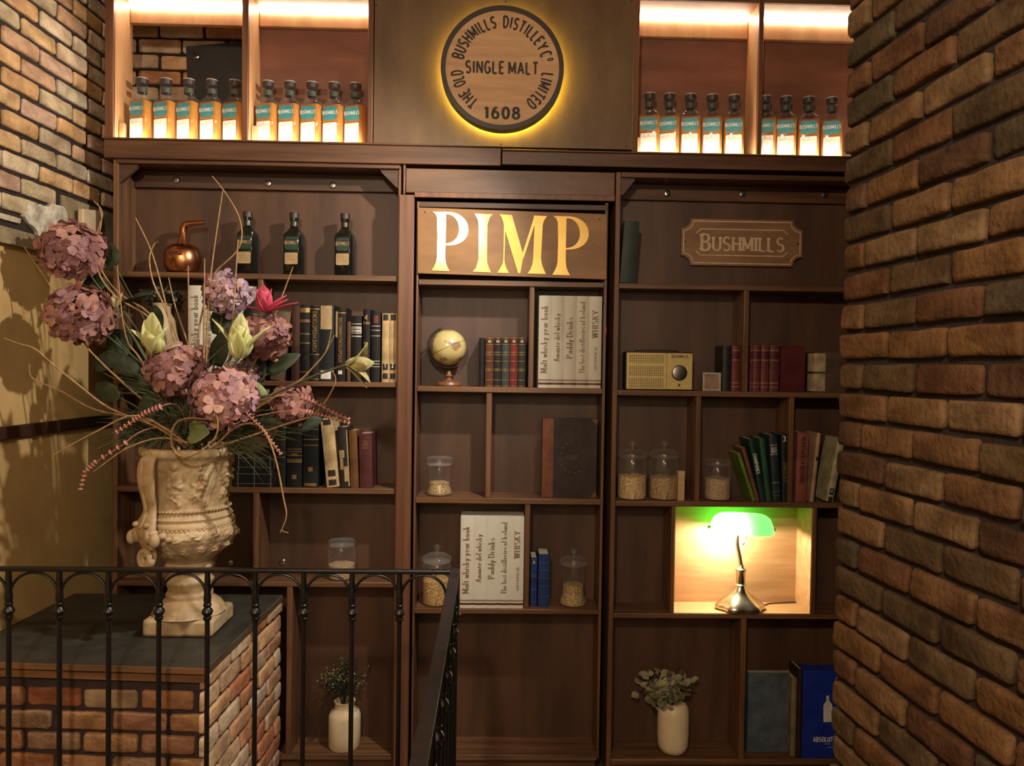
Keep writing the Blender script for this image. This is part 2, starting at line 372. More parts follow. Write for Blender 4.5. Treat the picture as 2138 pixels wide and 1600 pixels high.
def weld(o):
    bm = bmesh.new(); bm.from_mesh(o.data); bmesh.ops.remove_doubles(bm, verts=bm.verts, dist=1e-5)
    bmesh.ops.recalc_face_normals(bm, faces=bm.faces); bm.to_mesh(o.data); bm.free()
    o.data.polygons.foreach_set('use_smooth', [True]*len(o.data.polygons)); o.data.set_sharp_from_angle(angle=1.0); o.data.update()

def WZ(px, py, z):
    r = ray(px, py); return CAM + r * ((z - CAM.z) / r.z)
# ------------------------------------------------------------------ the room
YB = 3.15
def brickmat_proc():
    m = bpy.data.materials.new('brick_far'); m.use_nodes = True; N = m.node_tree.nodes; L = m.node_tree.links
    t = N.new('ShaderNodeTexBrick'); t.inputs['Scale'].default_value = 5; t.inputs['Color1'].default_value = (.80, .70, .48, 1)
    t.inputs['Color2'].default_value = (.66, .55, .36, 1); t.inputs['Mortar'].default_value = (.08, .05, .035, 1)
    tc = N.new('ShaderNodeTexCoord'); mp = N.new('ShaderNodeMapping'); mp.inputs['Rotation'].default_value = (PI/2, 0, 0)
    L.new(tc.outputs['Object'], mp.inputs[0]); L.new(mp.outputs[0], t.inputs['Vector']); L.new(t.outputs[0], N['Principled BSDF'].inputs['Base Color'])
    N['Principled BSDF'].inputs['Roughness'].default_value = .9; return m
floor_m = mat('floor_tiles', (92, 70, 54), 0.4, scale=(4, 4, 4), bump=.05)
ceil_m = mat('ceiling_paint', (150, 120, 90), 0.9, scale=(4, 4, 4))
struct(MB().box(-2.2, 2.6, -1.9, 3.6, -.1, 0).build('floor', floor_m))
struct(MB().box(-2.2, 2.6, -1.9, 3.6, 3.5, 3.6).build('ceiling', ceil_m))
struct(MB().box(-2.2, 2.6, -1.9, -1.7, 0, 3.5).build('wall_front', brickmat_proc()))
struct(MB().box(2.4, 2.6, -1.7, 3.4, 0, 3.5).build('wall_far_right', mat('plaster_brown', (96, 74, 56), .9, scale=(3, 3, 3))))
# left wall: plaster below, thin old bricks above
LU = Vector((-.0356, -1, 0)).normalized(); LN = Vector((1, -.0356, 0)).normalized(); LO = Vector((-1.6493, 3.4, 0))
def lw(px):                                      # distance from the far corner of the left wall at picture column px
    Y = 1.7704/((1030-px)/1544 + .0356); return (3.4-Y)/abs(LU.y)
zl_ledge = W(0, 470, 2.519).z; zl_hi = W(160, 415, 2.955).z
lz = W(211, 178, 3.13).z
def lfun(a, t, z): return LO + LU*a + LN*t + Vector((0, 0, z))
wl = MB()
def slab(mb, a0, a1, t0, t1, z0, z1, mi):
    P = [lfun(a, t, z) for z in (z0, z1) for a, t in ((a0, t0), (a1, t0), (a1, t1), (a0, t1))]
    mb.add(P, [(3,2,1,0),(4,5,6,7),(0,1,5,4),(1,2,6,5),(2,3,7,6),(3,0,4,7)], mi)
slab(wl, -.1, 5.1, -.25, -.002, 0, 3.5, 2)
slab(wl, -.1, 5.1, -.05, .004, 0, zl_ledge-.02, 0)
ah = lw(118)
brickwork(wl, LO, LU, (0, 0, 1), LN, 5.0, zl_ledge+.03, 3.5, lz, pitch=.0707, u0=.14, d=.010, joint=.015, mi=1, seed=5,
          hole=lambda a, z: (a < ah and z < zl_hi) or (a < lw(85) and z < zl_ledge+.1))
# ragged white gypsum where bricks are missing, and the concrete ledge
gb = []
a0, a1 = lw(152), lw(66); zc0, zc1 = W(100, 515, 2.8).z, W(118, 425, 2.85).z
n = 26
for k in range(n):
    t = 2*PI*k/n; rr_ = 1 + .22*math.sin(3*t+1) + R.uniform(-.12, .12)
    gb.append(((a0+a1)/2 + (a1-a0)/2*rr_*math.cos(t), (zc0+zc1)/2 + (zc1-zc0)/2*rr_*math.sin(t)))
wl.loft([[lfun(a, 0, z) for a, z in gb], [lfun(a, .012+R.uniform(0, .006), z) for a, z in gb],
         [lfun((a0+a1)/2+(a-(a0+a1)/2)*.7, .02+R.uniform(-.006, .006), (zc0+zc1)/2+(z-(zc0+zc1)/2)*.7) for a, z in gb],
         [lfun((a0+a1)/2+(a-(a0+a1)/2)*.3, .018+R.uniform(-.004, .004), (zc0+zc1)/2+(z-(zc0+zc1)/2)*.3) for a, z in gb]], 3)
slab(wl, lw(140), 3.0, 0, .028, zl_ledge-.055, zl_ledge, 4)
slab(wl, .02, lw(140), -.01, .006, zl_ledge-.06, zl_hi, 4)
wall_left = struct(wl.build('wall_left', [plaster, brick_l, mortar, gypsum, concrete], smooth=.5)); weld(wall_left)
tr = MB(); slab(tr, 0, 4.5, .004, .022, W(0, 921, 2.519).z, W(0, 893, 2.519).z, 0)
struct(tr.build('trim_1', darkbrown, bevel=.003))
# back wall, bricks showing through the open bay
wb = MB(); wb.box(-1.75, 2.4, 3.4, 3.6, 0, 3.5, 1)
brickwork(wb, (-1.7, 3.4, 0), (1, 0, 0), (0, 0, 1), (0, -1, 0), 1.2, 2.4, 3.45, W(400, 50, 3.4).z, u0=.08, mi=0, seed=9)
weld(struct(wb.build('wall_back', [brick_lit, mortar])))  # bright brick copy here carries the strip light on this wall
# right wall: the brick pier close to the camera
RU = Vector((.0648, -1, 0)).normalized(); RN = Vector((-1, -.0648, 0)).normalized(); RO = Vector((.9886-.0648*1.85+.017, 1.85, 0))
rz = W(1758, 815, 1.85).z
wr = MB()
P = [RO + RU*a - RN*t + Vector((0, 0, z)) for z in (0, 3.5) for a, t in ((.004, .004), (3.55, .004), (3.55, .26), (.004, .26))]
wr.add(P, [(3,2,1,0),(4,5,6,7),(0,1,5,4),(1,2,6,5),(2,3,7,6),(3,0,4,7)], 1)
brickwork(wr, RO + RN*.0, RU, (0, 0, 1), RN, 3.5, .15, 3.45, rz, pitch=.0728, bl=.2, joint=.0135, u0=.095, d=.012, seed=12)
brickwork(wr, RO - RN*.26, RN, (0, 0, 1), -RU, .262, .15, 3.45, rz, pitch=.0728, bl=.2, joint=.0135, u0=.06, d=.010, seed=13)
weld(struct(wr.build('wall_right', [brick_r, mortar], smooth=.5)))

# ------------------------------------------------------------------ bookcases
def screw_mb(px, py, Y):
    c = W(px, py, Y); mb = MB(); M = Matrix.Translation(c) @ Matrix.Rotation(PI/2, 4, 'X')
    r = S(7, Y)
    mb.lathe([(r*.95, 0), (r, .002), (r*.8, .005), (r*.45, .006), (r*.4, .003), (.0005, .003)], seg=16, M=M); return mb
Y0 = 3.0
# left bookcase -----------------------------------------------------
bx0, bx1 = X(236, 450), X(246.5, 450); bx2 = X(829.5, 560); bx3 = X(833, 560); bx4 = X(864, 600)
zt = Z(328, 540); zT = Z(347, 540)
LZ = {'s1': (Z(583, 540), Z(571.5, 540)), 's2': (Z(808, 720), Z(797.5, 720)), 's3': (Z(1030, 540), Z(1018.5, 540)),
      's4': (Z(1227, 720), Z(1216.5, 720)), 's5': (Z(1588, 720), Z(1576, 720))}
lb = thing('bookcase', 'dark brown bookcase behind the urn, leftmost of the three', 'bookcase', ((bx0+bx4)/2, Y0+.08, 0), 'dark bookcases')
def P_(name, m, par, *b, bev=.0025):
    mb = MB()
    for q in b: mb.box(*q)
    return mb.build(name, m, par, bevel=bev)
P_('side_panel', wood_v, lb, (bx0, bx1, Y0, YB, 0, zt)); P_('side_panel', wood_v, lb, (bx2, bx3+.006, Y0+.004, YB, 0, zt))
P_('stile', wood_red, lb, (bx3, bx4, Y0-.016, Y0+.004, 0, Z(408, 850)))
P_('stile', wood_head, lb, (X(842, 380), X(847, 380), Y0-.01, Y0+.02, Z(408, 850), zt-.005))
P_('top_rail', wood_beam, lb, (bx1, bx3, Y0-.006, Y0+.05, zT, zt), (bx1, bx3, Y0+.05, YB, zT+.006, zt))
P_('screw_rail', wood_dark, lb, (bx1, bx2, YB-.022, YB, Z(396, 540, YB-.022), zT+.006))
for a, s in ((bx1, 1), (bx2, -1)):
    k = .075
    MB().prism([(a, zT+.004), (a+s*k, zT+.004), (a+s*k*.92, zT-.012), (a+s*.012, zT-k*.9), (a, zT-k)], Y0+.01, Y0+.028).build('corner_bracket', wood_dark, lb)
P_('back_panel', wood_back, lb, (bx0, bx3, YB, YB+.012, 0, zt), bev=0)
for q in LZ.values(): P_('shelf', wood_h, lb, (bx1, bx2, Y0, YB, q[0], q[1]))
for (a, b, t, d) in ((537, 548, 's1', 's2'), (528, 540, 's3', 's4'), (597, 609, 's4', 's5')):
    py = 700 if t == 's1' else (1120 if t == 's3' else 1400)
    P_('divider', wood_v, lb, (X(a, py), X(b, py), Y0+.001, YB, LZ[d][1], LZ[t][0]))
P_('kickboard', wood_h, lb, (bx1, bx2, Y0+.03, Y0+.05, 0, LZ['s5'][0]))
for px, py in ((369, 376), (560, 383), (695, 387)): screw_mb(px, py, YB-.022).build('screw', steel, lb)
for px, py in ((590, 1174), (483, 1176)): screw_mb(px, py, YB).build('screw', steel, lb)
# middle bookcase ----------------------------------------------------
cx0, cx1, cx2, cx3 = X(866, 800), X(871, 800), X(1252, 850), X(1260, 850)
CZ = {'s1': (Z(598, 1060), Z(586.5, 1060)), 's2': (Z(820.5, 1060), Z(809, 1060)), 's3': (Z(1052.5, 1060), Z(1040.5, 1060)),
      's4': (Z(1282, 1060), Z(1271.5, 1060)), 's5': (Z(1588, 1060), Z(1576, 1060))}
czt = Z(424, 1060)
cb = thing('bookcase', 'dark brown bookcase under the gold letter board, middle of the three', 'bookcase', ((cx0+cx3)/2, Y0+.08, 0), 'dark bookcases')
P_('side_panel', wood_v, cb, (cx0, cx1, Y0, YB, .02, czt)); sl = [(X(1245, 1585), Z(1585, 1245)), (X(1250, 1585), Z(1585, 1250)), (X(1270, 430), Z(424, 1270)), (X(1264, 430), Z(424, 1264))]
MB().prism(sl, Y0+.002, YB).build('side_panel', wood_v, cb, bevel=.002)
def cxr(z_): t = (z_-sl[0][1])/(sl[3][1]-sl[0][1]); return sl[0][0] + (sl[3][0]-sl[0][0])*t
P_('top_rail', wood_dark, cb, (cx0, sl[2][0], Y0+.001, YB, Z(436, 1060), czt))
P_('back_panel', wood_back, cb, (cx0, cx3, YB, YB+.012, .02, czt), bev=0)
for q in CZ.values(): P_('shelf', wood_h, cb, (cx1, cxr(q[1])+.001, Y0-.004, YB, q[0], q[1]))
for (a, b, t, d, py) in ((1104, 1115, 's1', 's2', 700), (1014, 1026, 's2', 's3', 930), (1095, 1106, 's3', 's4', 1160)):
    P_('divider', wood_v, cb, (X(a, py), X(b, py), Y0+.001, YB, CZ[d][1], CZ[t][0]))
P_('kickboard', wood_h, cb, (cx1, X(1245, 1585), Y0+.03, Y0+.05, .02, CZ['s5'][0]))
# right bookcase -----------------------------------------------------
rx0, rx1, rx2 = X(1279, 800), X(1289.5, 800), X(1905, 800)
rzt, rzT = Z(364, 1520), Z(375, 1520)
RZ = {'s1': (Z(606, 1520), Z(595, 1520)), 's2': (Z(829, 1520), Z(817.5, 1520)), 's3': (Z(1059.5, 1520), Z(1048.5, 1520)),
      's4': (Z(1292.5, 1520), Z(1282, 1520)), 's5': (Z(1598, 1520), Z(1586.5, 1520))}
rb = thing('bookcase', 'dark brown bookcase with the green lamp, rightmost of the three', 'bookcase', ((rx0+rx2)/2, Y0+.08, 0), 'dark bookcases')
P_('side_panel', wood_v, rb, (rx0, rx1, Y0, YB, 0, rzt)); P_('side_panel', wood_v, rb, (rx2, rx2+.02, Y0, YB, 0, rzt))
P_('top_rail', wood_beam, rb, (rx1, rx2, Y0-.004, Y0+.05, rzT, rzt), (rx1, rx2, Y0+.05, YB, rzT+.006, rzt))
P_('screw_rail', wood_beam, rb, (rx1, rx2, YB-.022, YB, Z(421, 1520, YB-.022), rzT+.006))
k = .06
MB().prism([(rx1, rzT+.004), (rx1+k, rzT+.004), (rx1+k*.92, rzT-.012), (rx1+.012, rzT-k*1.1), (rx1, rzT-k*1.2)], Y0+.01, Y0+.028).build('corner_bracket', wood_dark, rb)
P_('back_panel', wood_back, rb, (rx0, rx2, YB, YB+.012, 0, rzt), bev=0)
for q in RZ.values(): P_('shelf', wood_h, rb, (rx1, rx2, Y0, YB, q[0], q[1]))
for (a, b, t, d, py) in ((1552.5, 1563.5, 's1', 's2', 700), (1452.5, 1463, 's2', 's3', 930), (1647, 1657.5, 's2', 's3', 930),
                         (1401, 1408, 's3', 's4', 1160), (1695, 1705, 's3', 's4', 1160), (1545, 1556.5, 's4', 's5', 1440)):
    P_('divider', wood_v, rb, (X(a, py), X(b, py), Y0+.001, YB, RZ[d][1], RZ[t][0]))
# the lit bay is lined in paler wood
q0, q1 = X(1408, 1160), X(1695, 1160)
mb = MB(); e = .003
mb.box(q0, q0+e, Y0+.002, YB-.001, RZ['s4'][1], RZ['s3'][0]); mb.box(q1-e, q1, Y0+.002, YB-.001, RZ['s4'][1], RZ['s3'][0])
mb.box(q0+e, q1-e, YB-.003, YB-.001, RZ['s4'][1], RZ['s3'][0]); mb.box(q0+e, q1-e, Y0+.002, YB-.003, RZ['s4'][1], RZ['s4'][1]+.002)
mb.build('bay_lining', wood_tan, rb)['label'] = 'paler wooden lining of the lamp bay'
P_('kickboard', wood_h, rb, (rx1, rx2, Y0+.03, Y0+.05, 0, RZ['s5'][0]))
for px, py in ((1393, 404), (1550, 405), (1722, 406)): screw_mb(px, py, YB-.022).build('screw', steel, rb)
# red indicator glow in the dark gap beside the middle bookcase
il = Vector((cxr(W(1265, 690).z)+.0125, 3.03, W(1267, 690, 3.03).z))
tag(MB().ball(il, (.0055, .004, .022), 10).build('indicator_light', glow('red_glow', (1, .03, .05), .5), loc=il),
    'small red light glowing in the dark gap beside the middle bookcase', 'light')

# ------------------------------------------------------------------ header, beams, fascia panel
hd = thing('header_board', 'plain brown header board above the gold letter board', 'board', (X(1066, 380), Y0, Z(412, 1060)))
P_('board', wood_head, hd, (X(848, 380), X(1283, 380), Y0-.012, YB, Z(408, 1060), Z(357, 1060)))
P_('lower_moulding', wood_red, hd, (X(866, 410), X(1283, 410), Y0-.018, Y0-.002, Z(418, 1060), Z(406, 1060)))
def beam(a, b, y0, y1, px, label):
    z1, z0 = Z(y0, px), Z(y1, px); o = thing('beam', label, 'beam', ((X(a, y0)+X(b, y0))/2, Y0, z0), 'long beams over the bookcases')
    P_('face_board', wood_beam, o, (X(a, y0), X(b, y0), Y0-.02, YB+.02, z0, z1-.008))
    P_('lip', wood_beam, o, (X(a, y0), X(b, y0), Y0-.026, YB+.02, z1-.008, z1)); return z1
bzl = beam(222, 1046.5, 296, 338, 510, 'brown beam across the top of the left bookcase, left of the joint')
bzr = beam(1048, 1900, 325, 357, 1550, 'brown beam across the top of the right bookcase, right of the joint')
fz0 = max(bzl, bzr)
fp = thing('fascia_panel', 'large brown wooden panel behind the round sign', 'panel', (X(1050, 200), Y0, fz0))
P_('panel', wood_pan, fp, (X(781, 200), X(1322, 200), Y0-.006, Y0+.02, fz0, 3.45), bev=.001)
for px, py in ((1046, 301), (1056, 4), (1308, 305), (1318, 3), (786, 10)):
    MB().lathe([(.0035, 0), (.003, .0015), (.0005, .0015)], seg=10, M=Matrix.Translation(W(px, py, Y0-.006)) @ Matrix.Rotation(PI/2, 4, 'X')).build('nail', ink, fp)

# ------------------------------------------------------------------ lit niches
led_top = glow('led_strip_warm', (1.0, .86, .68), 62); led_bot = glow('led_tape_warm', (1.0, .86, .70), 88)
def niche(name, label, x, zf, ledY, railY, openZ, board):
    """x: list of (post, inner) edges in metres: [post0, inner0, div0, div1, inner1, post1]"""
    o = thing(name, label, 'display niche', ((x[0]+x[5])/2, Y0+.08, zf), 'lit bottle niches')
    for a, b in ((x[0], x[1]), (x[2], x[3]), (x[4], x[5])):
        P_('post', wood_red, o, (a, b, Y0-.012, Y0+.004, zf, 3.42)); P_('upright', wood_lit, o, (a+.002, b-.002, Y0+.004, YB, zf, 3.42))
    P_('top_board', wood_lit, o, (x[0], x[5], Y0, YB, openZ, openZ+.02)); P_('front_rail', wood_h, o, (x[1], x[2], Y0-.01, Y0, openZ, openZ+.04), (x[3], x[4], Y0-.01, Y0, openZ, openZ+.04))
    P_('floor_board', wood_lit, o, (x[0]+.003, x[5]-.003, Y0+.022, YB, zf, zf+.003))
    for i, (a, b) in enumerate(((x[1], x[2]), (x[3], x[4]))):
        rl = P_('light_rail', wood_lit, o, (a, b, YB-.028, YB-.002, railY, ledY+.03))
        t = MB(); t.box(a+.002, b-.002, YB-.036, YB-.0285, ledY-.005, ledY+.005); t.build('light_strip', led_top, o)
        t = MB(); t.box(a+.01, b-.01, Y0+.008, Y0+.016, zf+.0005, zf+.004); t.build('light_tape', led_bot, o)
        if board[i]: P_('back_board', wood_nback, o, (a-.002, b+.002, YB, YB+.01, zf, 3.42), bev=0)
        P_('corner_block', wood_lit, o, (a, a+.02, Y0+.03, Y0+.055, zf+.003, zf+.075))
    return o
niche('display_niche', 'lit two-bay niche of bottles left of the round sign', [X(222, 150), X(240, 150), X(507, 150), X(520, 150), X(769, 150), X(780, 150)],
      bzl, Z(24, 390, YB), Z(50, 390, YB-.03), Z(-14, 510), (0, 1))
niche('display_niche', 'lit two-bay niche of bottles right of the round sign', [X(1321, 150), X(1333, 150), X(1581, 150), X(1591, 150), X(1880, 150), X(1892, 150)],
      bzr, Z(46, 1450, YB), Z(78, 1450, YB-.03), Z(6, 1520), (1, 1))
# black board with a hook leaning in the open bay
bo = thing('blackboard', 'black board with a metal hook on the bricks behind the bottles', 'board', W(450, 280, 3.36))
b0 = [W(388, 97, 3.36), W(520, 86, 3.36), W(520, 292, 3.36), W(396, 292, 3.36)]
mb = MB(); mb.add(b0 + [p + Vector((0, .015, 0)) for p in b0], [(0,1,2,3),(7,6,5,4),(0,4,5,1),(1,5,6,2),(2,6,7,3),(3,7,4,0)]); mb.build('board', blackboard, bo)
hk = W(411, 118, 3.355); MB().ball(hk, (.014, .006, .014), 12).tube([hk, hk+Vector((-.008, -.02, .01)), hk+Vector((-.012, -.03, .025))], .004).build('hook', steel, bo)

from mathutils.geometry import tessellate_polygon

# ------------------------------------------------------------------ round distillery sign
YS = Y0 - .078
cS = W(1049, 142, YS); rS = S(127.5, YS)
sg = thing('round_sign', 'round wooden sign with black rim and yellow glow behind', 'sign', cS)
MS = Matrix.Translation(cS) @ Matrix.Rotation(PI/2, 4, 'X')          # local +z looks at the camera
mb = MB(); ri = rS*.922
mb.lathe([(ri, -.001), (ri, .004), (rS, .004), (rS, -.045), (ri*.96, -.045)], seg=96, M=MS, cap=False); mb.build('rim', ring_dark, sg, smooth=.7)
mb = MB(); mb.lathe([(.002, .0), (ri+.001, .0)], seg=96, M=MS, cap=False)
mb.lathe([(.001, -.03), (ri, -.03)], seg=48, M=MS, cap=False)
f0 = flat(cS + Vector((0, -.0012, 0)))
text(mb, 'SINGLE MALT', lambda a, b: f0(a, b-S(11)), S(23), .23, .18, .12, .74)
text(mb, '1608', lambda a, b: f0(a+S(2), b-S(101)), S(22), .27, .2, .14, 1.02)
def ringtext(t, mid, span, h=S(22), rad=S(81), wx=.25, wy=.19, sp=.14):
    xs = math.radians(span)*rad/(text_width(t, wx, sp)*h)
    def fn(a, b):
        th = math.radians(mid) - a/rad; return f0((rad+b)*math.cos(th), (rad+b)*math.sin(th))
    text(mb, t, fn, h, wx, wy, sp, xs)
ringtext('BUSHMILLS', 133.5, 72); ringtext('DISTILLEY', 57, 66); ringtext('C', 18, 8.5); ringtext('0', 11, 4.2, S(11), S(93), .3, .22); ringtext('.', 11.5, 3, S(14), S(81), .2, .2)
ringtext('THE', 222, 25); ringtext('OLD', 194, 22); ringtext('LIMITED', -30, 50)
mb.build('face', [sign_wood, ink], sg, smooth=0)
mb = MB(); rg = rS*.93
n = 64; rings = [[Vector((rr_*math.cos(2*PI*j/n), rr_*math.sin(2*PI*j/n), z)) for j in range(n)] for rr_, z in ((rg, -.047), (rg+.004, -.047), (rg+.004, -.051), (rg, -.051), (rg, -.047))]
mb.loft(rings, 0, MS, cap=False); mb.build('halo_light', glow('halo_yellow', (1.0, .78, .08), 120), sg)
mb = MB(); mb.lathe([(rS*.5, -.0715), (rS*.5, -.03)], seg=24, M=MS); mb.build('spacer', ring_dark, sg)

# ------------------------------------------------------------------ gold letter board
pb = thing('letter_board', 'wooden board with four tall gold letters over the middle bookcase', 'sign', W(1066, 583, Y0-.02))
Yb = Y0 - .012
pc = [W(872, 433, Yb), W(1268, 447, Yb), W(1266, 584, Yb), W(872, 571, Yb)]
mb = MB(); mb.add(pc + [p+Vector((0, .012, 0)) for p in pc], [(0,1,2,3),(7,6,5,4),(0,4,5,1),(1,5,6,2),(2,6,7,3),(3,7,4,0)])
mb.build('board', mat('board_walnut', (150, 108, 58), .5, scale=(4, 10, 12), col2=(124, 86, 46), bump=.04), pb, bevel=.0015)
def q8(x, y): return 820 + x/4, 320 + y/4
stemP = [(335,490),(360,510),(372,545),(375,700),(370,870),(362,910),(345,950),(325,980),(475,985),(455,950),(443,915),(438,870),(440,700),(446,492)]
def bez(p0, c0, c1, p1, n=10):
    return [tuple(p0[k]*(1-t)**3+3*c0[k]*t*(1-t)**2+3*c1[k]*t*t*(1-t)+p1[k]*t**3 for k in (0, 1)) for t in [i/n for i in range(n+1)]]
bowl_o = bez((440,492),(560,486),(632,560),(631,640)) + bez((631,640),(628,710),(575,776),(440,770))[1:]
bowl_i = bez((440,757),(515,758),(556,700),(557,640)) + bez((557,640),(556,570),(520,506),(440,510))[1:]
letI = [(680,505),(835,512),(812,535),(798,570),(790,600),(786,880),(790,920),(803,960),(822,998),(667,990),(695,960),(708,920),(716,880),(718,600),(713,565),(700,535)]
letM1 = [(888,511),(995,518),(1092,858),(1064,1003),(1047,1005),(940,650),(932,890),(938,930),(950,965),(972,1003),(872,1000),(900,960),(916,925),(923,890),(928,610),(922,570),(908,535)]
letM2 = [(1180,522),(1290,527),(1265,560),(1252,600),(1238,880),(1245,930),(1262,975),(1278,1010),(1125,1007),(1150,970),(1165,930),(1172,880),(1184,600),(1092,880),(1080,850),(1172,560)]
def letter(polys, dx=0, dy=0):
    mb = MB()
    for poly in polys:
        front = [W(*q8(x+dx, y+dy), Yb) for x, y in poly]
        front = [Vector((p.x, Yb-.003, p.z)) for p in front]; n = len(front)
        front = [p - Vector((0, 4e-5*len(mb.f)**.5, 0)) for p in front]
        mb.add(front, [tuple(t) for t in tessellate_polygon([[Vector((p.x, p.z, 0)) for p in front]])])
        mb.add(front + [p+Vector((0, .003, 0)) for p in front], [(j, j+n, (j+1) % n+n, (j+1) % n) for j in range(n)])
    return mb
bowl = bowl_o + bowl_i
letter([stemP, bowl]).build('letter_p', gold, pb, smooth=.3); letter([letI]).build('letter_i', gold, pb, smooth=.3)
letter([letM1, letM2]).build('letter_m', gold, pb, smooth=.3); letter([stemP, bowl], 1006, 36).build('letter_p', gold, pb, smooth=.3)
for px, py in ((887, 443), (1252, 458)):
    MB().lathe([(.0035, 0), (.0005, .001)], seg=8, M=Matrix.Translation(W(px, py, Yb-.0003)) @ Matrix.Rotation(PI/2, 4, 'X')).build('nail', ink, pb)

# ------------------------------------------------------------------ carved plaque
Yp = YB - .02
p0 = W(1549, 507, Yp); pw, ph = S(128, Yp), S(48.5, Yp); rc = S(20, Yp)
pq = thing('wall_plaque', 'carved wooden plaque with notched corners and pale lettering', 'sign', p0)
def notched(w, h, r):
    o = []
    for sx, sz, a0 in ((1, 1, 270), (-1, 1, 0), (-1, -1, 90), (1, -1, 180)):
        o += [(sx*w + r*math.cos(math.radians(a0-90*i/6)), sz*h + r*math.sin(math.radians(a0-90*i/6))) for i in range(7)]
    return o
mb = MB(); out = [(p0.x+x, p0.z+z) for x, z in notched(pw, ph, rc)]
mb.prism(out, Yp, YB-.001); mb.build('board', mat('plaque_wood', (140, 104, 70), .5, scale=(4, 20, 20), col2=(112, 80, 52), bump=.05), pq, bevel=.003)
pale = mat('plaque_pale', (208, 178, 148), .55, scale=(30, 30, 30))
mb = MB(); fp_ = flat((p0.x, Yp-.0012, p0.z))
def line(pts, w, closed=False):
    for q in stroke_quads(pts + ([pts[0], pts[1]] if closed else []), w, w): mb.add([fp_(*p)-Vector((0, 2e-5*(len(mb.f) % 9), 0)) for p in q], [(0,1,2,3)])
line(notched(pw-.010, ph-.010, rc), .0045, True)
a, b, c = pw*.68, ph*.56, .02
line([(-a-c, b-c*.9), (-a, b), (a, b), (a+c, b-c*.9)], .0045); line([(-a-c, -b+c*.9), (-a, -b), (a, -b), (a+c, -b+c*.9)], .0045)
text(mb, 'BUSHMILLS', lambda u, v: fp_(u, v-S(17, Yp)), S(28, Yp), .2, .12, .07, .92, .05, 0, caps=1.2)
mb.build('lettering', pale, pq, smooth=0)
for sx in (-1, 1): MB().lathe([(.004, 0), (.0005, .001)], seg=8, M=Matrix.Translation((p0.x+sx*pw*.93, Yp-.0005, p0.z)) @ Matrix.Rotation(PI/2, 4, 'X')).build('screw', ink, pq)

# ------------------------------------------------------------------ bottles
amber = mat('whiskey', (240, 172, 72), 0.06, scale=(14, 14, 8), col2=(208, 126, 40), transl=.4, spec=.6)
brownliq = mat('whiskey_dark', (52, 34, 26), 0.08, scale=(14, 14, 8), spec=.7)
bglass = glass('bottle_glass', (.93, .93, .9)); gglass = glass('green_glass', (.30, .36, .32), .9)
teal = mat('label_teal', (64, 138, 140), .45, scale=(40, 40, 40)); dgreen = mat('label_green', (34, 66, 56), .45, scale=(40, 40, 40))
cream = mat('label_cream', (238, 228, 206), .6, scale=(40, 40, 40)); cream2 = mat('label_cream_old', (176, 148, 104), .6, scale=(40, 40, 40))
stop = mat('stopper', (58, 46, 42), .45, scale=(40, 40, 40)); stoptop = mat('stopper_rim', (190, 176, 160), .4, scale=(40, 40, 40))
foil = mat('neck_band', (84, 90, 78), .35, .2, scale=(40, 40, 40)); greyink = mat('ink_grey', (150, 140, 124), .6)
def rrect(w, d, r, n=4):
    o = []
    for sx, sy, a0 in ((1, -1, -90), (1, 1, 0), (-1, 1, 90), (-1, -1, 180)):
        o += [(sx*(w/2-r)+r*math.cos(math.radians(a0+90*i/n)), sy*(d/2-r)+r*math.sin(math.radians(a0+90*i/n))) for i in range(n+1)]
    return o
